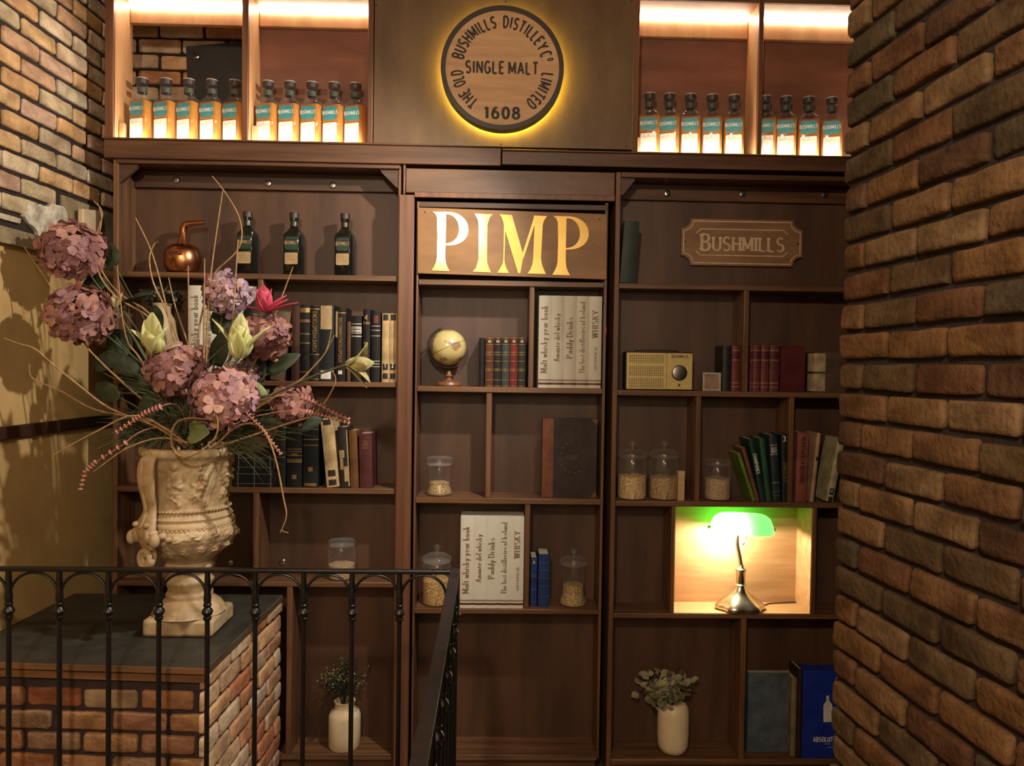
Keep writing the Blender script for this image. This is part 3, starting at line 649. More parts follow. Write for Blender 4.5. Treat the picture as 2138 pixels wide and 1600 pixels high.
def bottle(loc, rz, Hh, label, group, dark=False, w=.087, d=.062):
    o = thing('bottle', label, 'bottle', loc, group); L0 = Vector(loc); mats = (gglass if dark else bglass)
    hb = Hh*.665; hn = Hh*.79; rn = w*.215
    def sec(w, d, r, z): return [L0 + Vector((x, y, z)) for x, y in rrect(w, d, r)]
    circ = lambda r, z: [L0 + Vector((x, y, z)) for x, y in rrect(2*r, 2*r, r*.999)]
    g = MB().loft([sec(w*.93, d*.9, .012, 0), sec(w, d, .013, .004), sec(w, d, .013, hb*.93), sec(w*.985, d*.975, .013, hb*.975), sec(w*.90, d*.9, .014, hb*1.012), sec(w*.68, d*.76, .018, hb*1.075), sec(w*.54, d*.66, .017, hb*1.115),
                    circ(rn*1.12, hn*.965), circ(rn, hn), circ(rn*.96, Hh*.865), circ(rn*1.16, Hh*.872), circ(rn*1.16, Hh*.905), circ(rn*.9, Hh*.91)])
    g.build('glass_body', mats, o, smooth=.7)
    k = .955
    hl = hb*1.0 if dark else hb*.955
    MB().loft([sec(w*.88, d*.86, .011, .007), sec(w*k, d*k*.99, .012, .012), sec(w*k, d*k, .012, hb*.9), sec(w*.93, d*.92, .012, hl)]).build('whiskey', brownliq if dark else amber, o, smooth=.7)
    M = Matrix.Translation(L0)
    s = MB(); s.lathe([(rn*.8, Hh*.9), (rn*1.2, Hh*.912), (rn*1.25, Hh*.985)], M=M, seg=20, mi=0); s.lathe([(rn*1.25, Hh*.985), (rn*1.2, Hh), (.0005, Hh)], M=M, seg=20, mi=1, cap=False)
    s.build('stopper', [stop, ring_dark if dark else stoptop], o)
    MB().lathe([(rn*1.02, Hh*.775), (rn*1.0, Hh*.855)], M=M, seg=20, cap=False).build('neck_band', foil if not dark else mat('neck_band_dark', (60, 58, 44), .3, .3), o)
    lw_ = w*.74; yf = -d/2-.0006
    t = MB(); z0, z1 = hb*.60, hb*.91
    def plate(mb, z0, z1, r, y, mi): 
        pts = [(x, z) for x, z in rrect(lw_, z1-z0, r)]; zc = (z0+z1)/2
        mb.add([L0+Vector((x, y, zc+z)) for x, z in pts], [tuple(range(len(pts)))], mi)
    plate(t, z0, z1, .011, yf, 0)
    h = (z1-z0)*.26
    fn = flat(L0 + Vector((0, yf-.0004, z0+(z1-z0)*.42)))
    if dark:
        bb = MB
        t.box(L0.x-lw_*.5, L0.x+lw_*.5, L0.y+yf-.0003, L0.y+yf, L0.z+z0+(z1-z0)*.40, L0.z+z0+(z1-z0)*.78, 2)
    text(t, 'BUSHMILLS', fn, h, .2, .16, .1, .70 if not dark else .58, 0, 1)
    t.build('brand_label', [dgreen if dark else teal, cream2 if dark else white_ink, ink], o, smooth=0)
    t = MB(); plate(t, hb*.10 if not dark else hb*.26, hb*.535, .005, yf, 0)
    fn = flat(L0 + Vector((0, yf-.0004, hb*.475))); text(t, '10', fn, hb*.03, .2, .18, .15, 1, 0, 1)
    for q in (.455, .44): t.box(L0.x-lw_*.38, L0.x+lw_*.38, L0.y+yf-.0003, L0.y+yf, L0.z+hb*q, L0.z+hb*(q+.004), 1)
    t.build('paper_label', [cream2 if dark else cream, greyink], o, smooth=0)
    if not dark:
        t = MB(); text(t, '1608', flat(L0+Vector((0, yf-.0002, hb*.03))), hb*.045, .2, .2, .5, 1.6, 0, 0); t.build('embossing', steel, o, smooth=0)
    o.rotation_euler = (0, 0, rz); return o
ordn = ['first', 'second', 'third', 'fourth', 'fifth']
Ybt = Y0 + .075
proto = None
for side, bay, xs, zf in (('left', 'left', (297, 347, 394.5, 442.5, 490), bzl), ('left', 'right', (559.5, 605.5, 651.5, 697.5, 742.5), bzl),
                          ('right', 'left', (1356, 1397, 1441, 1486, 1532), bzr), ('right', 'right', (1597, 1640, 1687.5, 1736), bzr)):
    for i, px in enumerate(xs):
        lab = f'amber whiskey bottle, {ordn[i]} from left in the {bay} bay of the {side} lit niche'
        x = X(px, 240 if side == 'left' else 270, Ybt); loc = (x, Ybt, zf+.0035)
        rz = -.33 + R.uniform(-.05, .05)
        if proto is None: proto = bottle(loc, rz, S(133, Ybt), lab, 'amber bottles in the lit niches')
        else: dup(proto, loc, rz, lab)
Yd = Y0 + .07; protod = None
for px, lab in ((517, 'dark green whiskey bottle beside the copper still'), (614, 'dark green whiskey bottle, middle of three on the upper shelf'), (720, 'dark green whiskey bottle nearest the middle bookcase')):
    loc = (X(px, 560, Yd), Yd, LZ['s1'][1]+.0005)
    if protod is None: protod = bottle(loc, -.12, S(130, Yd), lab, 'dark bottles on the upper shelf', True, .074, .062)
    else: dup(protod, loc, -.12, lab)

# ------------------------------------------------------------------ copper still
copper = mat('copper', (206, 142, 96), 0.28, 1.0, scale=(8, 8, 8), col2=(160, 100, 62))
c0 = Vector((X(382, 540, Yd), Yd, LZ['s1'][1]+.0005)); rp = S(37, Yd)
st = thing('copper_still', 'small copper pot still with bent neck on the upper shelf', 'pot still', c0)
M = Matrix.Translation(c0); k = S(1, Yd)
MB().lathe([(rp*.6, 0), (rp*.84, 4*k), (rp*.98, 16*k), (rp*1.02, 30*k), (rp*.97, 44*k), (rp*.84, 54*k), (rp*.62, 59*k), (rp*.36, 61*k)], M=M, seg=32).build('pot', copper, st)
MB().lathe([(rp*.36, 61*k), (rp*.31, 66*k), (rp*.2, 78*k), (rp*.16, 88*k)], M=M, seg=20, cap=False).build('neck_cone', copper, st)
MB().tube([c0+Vector((x*k, 0, z*k)) for x, z in ((0, 86), (1, 94), (4, 100), (9, 103), (20, 104.5), (43, 107))], [7*k, 7*k, 7*k, 6.5*k, 5.5*k, 4*k], 12).build('swan_neck', copper, st)
mb = MB(); yy = c0.y-rp*1.0
mb.box(c0.x-16*k, c0.x+14*k, yy-.0005, yy+.002, c0.z+34*k, c0.z+44*k, 0); text(mb, 'BUSHMILLS', flat((c0.x-k, yy-.0012, c0.z+36*k)), 6*k, .2, .18, .1, .6, 0, 1); mb.build('name_plate', [copper, ink], st, smooth=0)

# ------------------------------------------------------------------ books
def bookmat(c, rough=.55): return mat('cover_%d_%d_%d' % c, c, rough, scale=(14, 14, 14), col2=tuple(int(q*.72) for q in c), bump=.08, bscale=200, spec=.28)
def book(x0, x1, ytop, zb, col, label, group=None, bands=(), txt=None, lean=0.0, Yf=Y0+.012, depth=.118, bandcol=gold_ink, pyb=None, title=None, patches=(), cover_r=None, name='book', h=None):
    """spine towards the camera; x0, x1 picture columns of the spine at its foot; ytop picture row of its top"""
    pyb = pyb or (ytop+150); xm = (x0+x1)/2
    w = S(x1-x0, Yf); xw = X(xm, pyb, Yf); ht = h or (W(xm, ytop, Yf).z - zb)/max(math.cos(lean), .5)
    if lean > 0: px0, pv = -w, xw + w/2
    elif lean < 0: px0, pv = 0, xw - w/2
    else: px0, pv = -w/2, xw
    o = thing(name, label, 'book', (pv, Yf, zb+.0004), group); L0 = Vector((pv, Yf, zb+.0004))
    c = MB(); b = min(.003, w*.16); n = 6
    outer = [(px0 + w*(i/n), -.004*math.sin(PI*i/n)*(w > .012)) for i in range(n+1)]
    prof = outer + [(px0+w, depth), (px0+w-b, depth), (px0+w-b, .004), (px0+b, .004), (px0+b, depth), (px0, depth)]
    secs = [[L0 + Vector((x, y, z)) for x, y in prof] for z in (0, ht)]
    nn = len(prof); c.loft(secs, 0, cap=False)
    c.add(secs[0]+secs[1], [(i, i+1, nn-4-(0 if False else 0), nn-3) if False else (0, nn-1, nn-2, nn-3)] , 0)
    # end caps of the bent cover, as strips
    for zz in (0, ht):
        v = [L0+Vector((x, y, zz)) for x, y in prof]
        c.add(v, [(nn-1, nn-2, nn-3, 0), tuple([0, nn-3, nn-4] + list(range(n, 0, -1))), (n, nn-4, nn-5, n+1)], 0)
    def strip(z0, z1, mi, grow=.0006, a=0.0, bb=1.0):
        k = 6; pts = [(px0+w*(a+(bb-a)*i/k), -.004*math.sin(PI*(a+(bb-a)*i/k))*(w > .012)-grow) for i in range(k+1)]
        c.add([L0+Vector((x, y, z0)) for x, y in pts]+[L0+Vector((x, y, z1)) for x, y in pts], [(i, i+1, i+k+2, i+k+1) for i in range(k)], mi)
    for q in bands:
        strip(ht*q[0], ht*q[1], q[2] if len(q) > 2 else 1)
    for (z0, z1, a, bb, mi) in patches: strip(ht*z0, ht*z1, mi, .0012, a, bb)
    if txt:
        for (s, zc, hgt, mi, vert) in txt:
            ob = L0 + Vector((px0+w/2, -.0058 if w > .012 else -.0016, ht*zc))
            if vert: text(c, s, flat(ob+Vector((hgt*.45, 0, 0)) if vert > 0 else ob, (0, 0, 1) if vert > 0 else (0, 0, -1), (-1, 0, 0) if vert > 0 else (1, 0, 0)) if vert > 0 else flat(ob-Vector((hgt*.5, 0, 0)), (0, 0, -1), (1, 0, 0)), hgt, .2, .18, .12, .75, 0, mi)
            else: text(c, s, flat(ob), hgt, .2, .2, .12, .9, 0, mi)
    cm = bookmat(col)
    ob = c.build('cover', [cm, bandcol, cream2, white_ink, ink, bookmat(cover_r) if cover_r else cm], o, smooth=.5)
    MB().box(L0.x+px0+b+.0003, L0.x+px0+w-b-.0003, L0.y+.0045, L0.y+depth-.003, L0.z+.002, L0.z+ht-.003).build('pages', paper, o)
    o.rotation_euler = (0, lean, 0); return o
def B5(*f): return [(q-.006, q+.006) for q in f]
BK = (23, 20, 20)
# left bookcase, second shelf
z = LZ['s2'][1]; g = 'old books on the second shelf'; Yk = Y0+.016
book(564, 592, 652, z, (112, 92, 68), 'worn grey tan book leaning right behind the mauve hydrangea', g, (), None, .10, Yf=Yk, pyb=790, patches=((.1, .5, .3, .8, 2),))
book(608, 625, 640, z, (74, 42, 32), 'brown book beside the tall black gilt volumes', g, Yf=Yk)
book(626, 646, 637, z, BK, 'black volume with gilt bands and ornament at its head', g, B5(.78, .80, .62, .5, .12)+[(.9, .96)], Yf=Yk, pyb=790)
book(647.5, 666, 641, z, (22, 20, 21), 'black encyclopedia with vertical lettering', g, B5(.97, .36, .03), [('ENCICLOPEDIA BARSA', .66, S(8), 1, -1)], Yf=Yk, pyb=790)
book(667, 697, 637, z, (27, 31, 37), 'dark blue volume with torn paper at its head', g, (), None, Yf=Yk, pyb=790, patches=((.68, .99, .05, .85, 2), (.03, .14, .1, .8, 3), (.13, .15, .0, 1, 1)))
book(700, 721, 643, z, (26, 20, 21), 'dark dictionary with a torn white spine edge', g, B5(.93), [('DICCIONARIO ENCICLOPEDICO', .56, S(6.5), 1, -1)], Yf=Yk, pyb=790, patches=((.6, .95, .0, .22, 2), (.10, .15, .3, .7, 3)))
book(723.5, 731.5, 672, z, (104, 72, 48), 'thin tan book between two black volumes', g, Yf=Yk, pyb=790)
book(733, 754, 660, z, BK, 'black book with a block of silver lettering', g, [(.87, .885), (.68, .70), (.73, .84)], None, Yf=Yk, bandcol=silver_ink, pyb=790, patches=((.745, .755, .1, .9, 4), (.79, .80, .1, .9, 4)))
book(757, 772, 646, z, (24, 20, 25), 'slim dark book with the gilt number 4', g, B5(.8, .82), [('4', .85, S(11), 1, 0), ('EVEREMAR', .42, S(8), 1, 1)], Yf=Yk, pyb=790)
book(774.5, 793, 652, z, (28, 26, 28), 'worn black book with grey bands next to the cream pair', g, B5(.8, .74, .66, .3, .26, .22), Yf=Yk, bandcol=silver_ink, pyb=790, patches=((.84, .95, .3, .8, 5),), cover_r=(120, 60, 48))
for a, b, t, lab in ((797, 812, '1', 'cream volume numbered 1 on the second shelf'), (812.6, 828, '2', 'cream volume numbered 2 against the bookcase side')):
    book(a, b, 655, z, (212, 180, 128), lab, g, (), [(t, .215, S(8), 3, 0)], Yf=Yk, pyb=790, patches=((.90, .985, .15, .85, 4), (.18, .27, .15, .85, 4), (.05, .13, .15, .85, 4)))
# left bookcase, third shelf
z = LZ['s3'][1]; g = 'old books on the third shelf'
book(599, 630, 885, z, BK, 'thick black volume with broad gilt bands', g, B5(.9, .86, .60, .56, .50, .44, .42)+[(.39, .41)], Yf=Yk, pyb=1010, patches=((.13, .2, .35, .65, 1), (.51, .53, .3, .7, 1)))
book(633, 664, 866, z, (21, 25, 24), 'tall greenish black volume with faint gilding', g, B5(.84, .80, .66, .58), Yf=Yk, pyb=1010, patches=((.22, .28, .35, .65, 1), (.02, .06, .1, .9, 1)))
book(683, 709, 876, z, (210, 180, 130), 'cream volume leaning against the dark tall book', g, (), None, -.105, Yf=Yk, pyb=1010, patches=((.91, .985, .2, .8, 4), (.16, .25, .2, .8, 4), (.03, .11, .2, .8, 4)))
book(711, 731, 893, z, (46, 40, 36), 'torn black and white book', g, (), None, -.06, Yf=Yk, pyb=1010, patches=((.5, .62, .05, .6, 2), (.1, .35, .5, .95, 2), (.02, .95, .88, 1, 2), (.3, .5, .1, .45, 2)))
book(732.5, 749, 900, z, (120, 78, 44), 'worn tan book beside the maroon one', g, (), None, -.045, Yf=Yk, pyb=1010)
book(752, 778, 906, z, (92, 44, 44), 'maroon book at the end of the third shelf row', g, (), [('EDU', .80, S(9), 1, 1)], -.03, Yf=Yk, pyb=1010)
book(578, 596, 893, z, (30, 28, 28), 'black book half hidden by flowers on the third shelf', g, B5(.9, .8, .5), Yf=Yk, pyb=1010)
def flatbook(x0, x1, zb, h, lab, col=(22, 21, 22), Yf=Y0+.012):
    o = thing('book', lab, 'book', ((X(x0, 970, Yf)+X(x1, 970, Yf))/2, Yf, zb), 'old books on the third shelf'); a, b = X(x0, 970, Yf), X(x1, 970, Yf)
    mb = MB(); mb.box(a, b, Yf, Yf+.12, zb, zb+.003); mb.box(a, b, Yf, Yf+.12, zb+h-.003, zb+h); mb.box(a, b, Yf-.002, Yf+.003, zb, zb+h)
    for q in (.2, .8): mb.box(a+.01, b-.01, Yf-.0026, Yf-.002, zb+h*q, zb+h*q+.0012, 1)
    for q in (.1, .5, .9): mb.box(a+(b-a)*q, a+(b-a)*q+.002, Yf-.0026, Yf-.002, zb, zb+h, 1)
    mb.build('cover', [bookmat(col), silver_ink], o); MB().box(a+.003, b-.003, Yf+.003, Yf+.117, zb+.003, zb+h-.003).build('pages', paper, o)
flatbook(488, 574, z+.0005, S(34), 'black book lying flat behind the urn, lower of two'); flatbook(490, 572, z+.001+S(34), S(33), 'black book lying flat behind the urn, upper of two')
# middle bookcase, second row
z = CZ['s2'][1]; g = 'gilt leather books beside the globe'
for a, b, col, lab in ((1013, 1029.6, (96, 52, 36), 'brown leather book with gilt bands beside the globe'), (1030.6, 1046.4, (36, 30, 30), 'black leather book with gilt bands, second in the small set'),
                       (1047.4, 1063, (62, 72, 64), 'grey green leather book with gilt bands, middle of the set'), (1064, 1080, (122, 40, 36), 'red leather book with gilt bands'),
                       (1081, 1096.5, (48, 50, 42), 'dark olive leather book with bands beside the divider')):
    book(a, b, 705, z, col, lab, g, B5(.985, .86, .70, .65, .52, .36, .33, .14, .02), None, Yf=Y0+.03, pyb=800, patches=((.88, .96, .1, .9, 4), (.895, .945, .3, .7, 2)), depth=.11)
book(999, 1012, 706, z, (24, 22, 22), 'plain black book at the left end of the gilt set', g, (), None, Yf=Y0+.04, pyb=800, depth=.10)
# middle bookcase, fourth row
z = CZ['s4'][1]; g = 'blue books on the fourth row'
book(1107, 1120.5, 1165, z, (36, 62, 120), 'slim blue book with gilt bands', g, B5(.96, .87, .65, .62, .35, .10), None, Yf=Y0+.03, pyb=1260, depth=.11, patches=((.885, .94, .3, .7, 2),))
book(1123, 1146, 1158, z, (34, 58, 112), 'thick blue book with raised ribs', g, [(.84, .855, 5), (.7, .715, 5), (.55, .565, 5), (.4, .415, 5), (.2, .215, 5)], None, .0, Yf=Y0+.022, pyb=1260, depth=.115, cover_r=(60, 90, 150))
# right bookcase, second row
z = RZ['s2'][1]; g = 'maroon books on the right bookcase'
book(1508, 1524, 722, z, (44, 40, 34), 'dark olive book beside the small picture frame', g, Yf=Y0+.03, pyb=805, depth=.11)
for a, b, lab, cc in ((1527, 1543, 'maroon book left of the divider', (112, 50, 50)), (1565, 1570.5, 'thin maroon book touching the divider', (112, 50, 50)), (1571.5, 1586, 'maroon book, second right of the divider', (114, 52, 52)),
                  (1588, 1604, 'maroon book, third right of the divider', (116, 52, 52)), (1606, 1625.5, 'thick maroon book with its red cover showing', (104, 50, 46))):
    book(a, b, 722, z, cc, lab, g, [(.885, .895), (.68, .69), (.19, .197), (.09, .10), (.17, .176)], None, Yf=Y0+.03, pyb=805, depth=.11, patches=((.70, .875, 0, 1, 5),), bandcol=cream2, cover_r=(84, 28, 34))
o = thing('book', 'deep red book turned with its front cover to the room', 'book', (X(1653, 810, 3.05), 3.05, z), g)
a, b = X(1628, 770, 3.05), X(1681, 770, 3.05); hh = W(1650, 723, 3.05).z
mb = MB(); mb.box(a, b, 3.05, 3.053, z+.0004, hh); mb.box(a, b, 3.078, 3.081, z+.0004, hh); mb.box(a, a+.003, 3.05, 3.081, z+.0004, hh); mb.build('cover', bookmat((92, 30, 36)), o, bevel=.001)
MB().box(a+.003, b-.003, 3.0535, 3.0775, z+.002, hh-.003).build('pages', paper, o)
o = thing('book', 'thick worn book with a patched cream spine by the brick pier', 'book', (X(1725, 810, 3.03), 3.03, z), g)
a, b = X(1697, 780, 3.03), X(1790, 780, 3.03); hh = W(1720, 736, 3.03).z
mb = MB(); n = 8
prof = [(a + .016 - .016*math.sin(PI*i/n), 3.03 + .05*(1-math.cos(PI*i/n))) for i in range(n+1)] + [(b, 3.13), (b, 3.03)]
mb.loft([[Vector((x, y, q)) for x, y in prof] for q in (z+.0005, z+.004, hh-.004, hh)]); 
for q0_, q1_ in ((.52, .97), (.03, .46)):
    m_ = [(x-.0012, y-.0012) for x, y in prof[1:5]]
    for xx in (a+.016, a+.05): m_ = m_
    mb.add([Vector((a+.002+dx, 3.0288, z+(hh-z)*q)) for q in (q0_, q1_) for dx in (.012, .05)], [(0, 1, 3, 2)], 1)
    mb.add([Vector((x-.001, y-.001, z+(hh-z)*q)) for q in (q0_, q1_) for x, y in prof[0:5]], [(i, i+1, i+6, i+5) for i in range(4)], 1)
mb.build('cover', [bookmat((84, 60, 44)), mat('patched_cream', (190, 172, 132), .7, scale=(20, 20, 20), col2=(130, 108, 80))], o)
# right bookcase, third row, leaning coloured books
z = RZ['s3'][1]; g = 'leaning books above the lamp'
YL = Y0+.014
def lean_book(bx, tx, ty, w, col, lab, bands=(), txt=None, sign=-1, **kw):
    by = 1046; L = math.atan2(tx-bx, by-ty)
    return book(bx-w/2, bx+w/2, ty, z, col, lab, g, bands, txt, L, Yf=YL, pyb=1040, **kw)
lean_book(1575, 1541, 948, 7, (104, 134, 52), 'thin yellow green book leaning above the lamp')
lean_book(1583, 1550, 936, 8, (120, 74, 62), 'thin reddish book leaning on the green one')
lean_book(1594, 1566, 918, 11, (28, 58, 48), 'dark green book with lettering, leaning', (), [('CHAMPIONES', .6, S(7), 3, -1)])
lean_book(1606, 1588, 916, 11, (44, 86, 62), 'mid green book leaning beside the dark green one')
lean_book(1622, 1611, 909, 16, (40, 52, 60), 'dark blue grey book with silver bands', [(.84, .855), (.70, .715), (.28, .29), (.15, .155), (.09, .095)], None, bandcol=silver_ink, patches=((.73, .82, .1, .9, 1),))
lean_book(1639.5, 1634, 908, 12, (30, 32, 40), 'black book with the white number 3', (), [('3', .9, S(11), 3, 0), ('EVEREMAR', .45, S(8), 1, 1)])
book(1659.5, 1683, 904, z, (150, 84, 72), 'salmon red book right of the leaning row', g, (), [('REVISTA DE LA SOCIEDAD', .6, S(8), 4, -1)], .02, Yf=YL, pyb=1045)
book(1691, 1699, 905, z, (190, 150, 120), 'slim pinkish book tilted to the right', g, (), None, .085, Yf=YL, pyb=1045, cover_r=(90, 40, 44), patches=((.6, .66, .2, .8, 4),))
book(1724, 1739, 916, z, (186, 174, 132), 'cream book with black squares tilted against the pier', g, (), [('4', .145, S(6), 3, 0)], .17, Yf=YL, pyb=1045, patches=((.11, .21, .2, .8, 4), (.0, .08, .2, .8, 4)))
# the two on the bottom and the green one on top
o = book(1294, 1326, 463, RZ['s1'][1], (52, 62, 58), 'dark green cloth book leaning on the bookcase post', None, (), None, .06, Yf=Y0+.01, pyb=580, depth=.03)
z = RZ['s5'][1]
def facing(name, x0, x1, ytop, Yf, d, col, lab, spine=None):
    o = thing(name, lab, 'book', (X((x0+x1)/2, 1560, Yf), Yf, z+.0004), 'books on the bottom shelf'); a, b = X(x0, 1500, Yf), X(x1, 1500, Yf); t = W((x0+x1)/2, ytop, Yf).z
    mb = MB(); mb.box(a, b, Yf, Yf+.003, z+.0004, t); mb.box(a, b, Yf+d-.003, Yf+d, z+.0004, t); mb.box(a, a+.003, Yf, Yf+d, z+.0004, t)
    return o, a, b, t, mb
o, a, b, t, mb = facing('book', 1560, 1647, 1405, Y0+.06, .03, (86, 98, 104), 'plain grey blue book facing the room on the bottom shelf')
mb.build('cover', bookmat((92, 104, 108)), o, bevel=.001); MB().box(a+.003, b-.002, Y0+.0635, Y0+.0865, z+.003, t-.003).build('pages', paper, o)
book(1650, 1661.5, 1418, z, (140, 124, 92), 'narrow tan book between grey blue and bright blue ones', 'books on the bottom shelf', (), None, Yf=Y0+.03, pyb=1560, depth=.10)
book(1664, 1673, 1398, z, (56, 34, 32), 'dark brown book beside the bright blue box', 'books on the bottom shelf', (), None, Yf=Y0+.014, pyb=1560, depth=.10)
blue = mat('box_blue', (28, 54, 156), .35, scale=(14, 14, 14), col2=(22, 42, 128))
Yf = Y0+.012
o = thing('gift_box', 'bright blue box with a white bottle silhouette beside the pier', 'box', (X(1720, 1575, Yf), Yf, z+.0004)); a, b = X(1676, 1490, Yf), X(1772, 1490, Yf); t = W(1710, 1402, Yf).z
MB().box(a, b, Yf, Yf+.07, z+.0004, t).build('carton', blue, o, bevel=.002)
def pxl(pts, y=Yf-.0008): return [Vector((W(px, py, Yf).x, y, W(px, py, Yf).z)) for px, py in pts]
mb = MB(); bp = [(1719,1508),(1719,1478),(1720,1471),(1724,1466),(1725,1463),(1725,1453),(1731,1453),(1731,1463),(1733,1466),(1737,1471),(1738,1478),(1738,1508)]
mb.add(pxl(bp), [tuple(range(len(bp)))])
mb.build('bottle_emblem', white_ink, o, smooth=0); mb = MB(); bq = W(1697, 1549, Yf); text(mb, 'ABSOLUT', flat((bq.x, Yf-.0008, bq.z)), S(10, Yf), .26, .2, .06, .72, 0, 0, 'l')
q = W(1720, 1554, Yf); mb.box(q.x, q.x+.03, Yf-.0008, Yf-.0004, q.z, q.z+.0012)
q = W(1728, 1561, Yf); mb.box(q.x, q.x+.02, Yf-.0008, Yf-.0004, q.z, q.z+.0012); mb.build('lettering', white_ink, o, smooth=0)
# big menu book in the middle bookcase
z = CZ['s3'][1]; Yf = Y0+.03
o = thing('book', 'large dark menu book with a tan leather spine and corners', 'book', (X(1195, 1035, Yf), Yf, z+.0004)); a, b = X(1132, 960, Yf), X(1246, 960, Yf); t = W(1190, 874, Yf).z
mb = MB(); mb.box(a, b, Yf, Yf+.004, z+.0004, t, 0); mb.box(a, b, Yf+.036, Yf+.04, z+.0004, t, 0); mb.box(a, a+.006, Yf-.001, Yf+.041, z+.0004, t, 1)
mb.box(a+.003, X(1155, 960, Yf), Yf-.0012, Yf, z+.001, t-.001, 1); ck = .026
for (zz, s) in ((z+.001, 1), (t-.0008, -1)): mb.add([Vector((b-.0004, Yf-.0006, zz)), Vector((b-ck, Yf-.0006, zz)), Vector((b-.0004, Yf-.0006, zz+s*ck))], [(0, 1, 2)], 1)
c_ = W(1195, 960, Yf); fnm = flat((c_.x, Yf-.0008, c_.z)); text(mb, 'PIMP', fnm, S(10), .16, .12, .14, .9, .05, 2)
dd = mat('deboss_grey', (74, 66, 60), .5)
for k in range(10):
    an = math.radians(95 + k*22); rr_ = S(26); p = (rr_*math.cos(an)+S(2), rr_*math.sin(an)*1.2+S(5)); q = (p[0]+S(6)*math.cos(an+.9), p[1]+S(6)*math.sin(an+.9))
    for qd in stroke_quads([p, q], S(2.5), S(2.5)): mb.add([fnm(*v) for v in qd], [(0, 1, 2, 3)], 2)
mb.build('cover', [bookmat((58, 46, 42)), bookmat((126, 74, 48)), dd], o, smooth=.5); MB().box(a+.006, b-.003, Yf+.0045, Yf+.0355, z+.003, t-.003).build('pages', paper, o)
# white blocks of five dummy spines
blk = mat('block_white', (204, 200, 186), .5, scale=(6, 6, 6), col2=(190, 186, 170)); blktop = mat('block_edge', (120, 112, 96), .8)
maroon = mat('ink_maroon', (92, 40, 44), .5); tan_ink = mat('ink_tan', (150, 122, 84), .5); brown_ink = mat('ink_brown', (132, 104, 72), .6)
def block(x0, x1, y0, y1, zb, Yf, lab, py, d=.11):
    a, b = X(x0, py, Yf), X(x1, py, Yf); t = W((x0+x1)/2, y0, Yf).z; h = t-zb; w = (b-a)/5
    o = thing('book_block', lab, 'book block', ((a+b)/2, Yf, zb), 'white blocks of five book spines'); mb = MB(); mb.box(a, b, Yf+.004, Yf+d, zb+.0004, t, 0)
    for i in range(5):
        n = 6; pr = [(a+w*i+w*j/n, Yf+.004-.004*math.sin(PI*j/n)**.5-.0) for j in range(n+1)]
        mb.add([Vector((x, y, zz)) for zz in (zb+.0004, t) for x, y in pr], [(j, j+1, j+n+2, j+n+1) for j in range(n)], 0)
        mb.add([Vector((x, y, t)) for x, y in pr], [tuple(range(n, -1, -1))], 0)
        for f0_, f1_, mi in ((.075, .092, 2), (.035, .058, 1)):
            mb.add([Vector((x, y-.0005, zb+h*q)) for q in (f0_, f1_) for x, y in pr], [(j, j+1, j+n+2, j+n+1) for j in range(n)], mi)
    yy = Yf-.0011
    def vt(s, i, zc, hh, sh=.0, xs=.8, wx=.2, ser=.07, wy=.07):
        ob = Vector((a+w*(i+.5)+hh*.38+sh, yy, zb+h*zc)); text(mb, s, flat(ob, (0, 0, 1), (-1, 0, 0)), hh, wx, wy, .13, xs, ser, 3)
    vt('Malt whisky year book', 0, .53, w*.50, xs=.78); vt('Amante del whisky', 1, .55, w*.42, xs=.80); vt('Paddy Drinks', 2, .55, w*.48, xs=.84)
    vt('The lost distilleries of Ireland', 3, .55, w*.42, xs=.73); vt('GUIA ESENCIAL DEL', 4, .33, w*.20, w*.06, .8, .16, 0, .14); vt('WHISKY', 4, .70, w*.46, w*.02, .95)
    mb.build('spines', [blk, maroon, tan_ink, brown_ink], o, smooth=.5); return o
block(1124.5, 1256, 618, 806, CZ['s2'][1], Y0+.004, 'white block of five book spines, upper one beside the leather books', 715)
block(961, 1093.5, 1079, 1268, CZ['s4'][1], Y0+.004, 'white block of five book spines behind the handrail end', 1170)
block(394, 534, 597, 790, LZ['s2'][1], Y0+.02, 'white block of five book spines behind the flowers', 690)

# ------------------------------------------------------------------ globe
def mat_globe():
    m = mat('globe_map', (206, 190, 132), .28, scale=(16, 16, 16), col2=(186, 168, 108), coat=.5)
    N = m.node_tree.nodes; L = m.node_tree.links; b = N['Principled BSDF']
    tc = N.new('ShaderNodeTexCoord'); n = N.new('ShaderNodeTexNoise'); n.inputs['Scale'].default_value = 20; n.inputs['Detail'].default_value = 5
    L.new(tc.outputs['Object'], n.inputs['Vector']); r = N.new('ShaderNodeValToRGB'); r.color_ramp.elements[0].position = .56; r.color_ramp.elements[1].position = .575
    L.new(n.outputs['Fac'], r.inputs[0]); old = b.inputs['Base Color'].links[0].from_socket
    mx = N.new('ShaderNodeMix'); mx.data_type = 'RGBA'; mx.inputs[7].default_value = (*lin((150, 122, 92)), 1)
    L.new(r.outputs[0], mx.inputs[0]); L.new(old, mx.inputs[6]); L.new(mx.outputs[2], b.inputs['Base Color']); return m
Yg = Y0+.062; zg = CZ['s2'][1]; gx = X(937, 800, Yg); rg_ = S(37.5, Yg); cg = W(936, 726, Yg)
gl = thing('desk_globe', 'small antique-style desk globe on a wooden foot', 'globe', (gx, Yg, zg+.0004))
MB().ball(cg, rg_, 40).build('sphere', mat_globe(), gl, smooth=1)
ax = Vector((-.42, 0, .9)).normalized(); bx_ = Vector((.9, 0, .42))
mb = MB(); mb.tube([cg + ax*(rg_*1.12*math.sin(t)) - bx_*(rg_*1.12*math.cos(t)) for t in [math.radians(-95+190*i/24) for i in range(25)]], .005, 8)
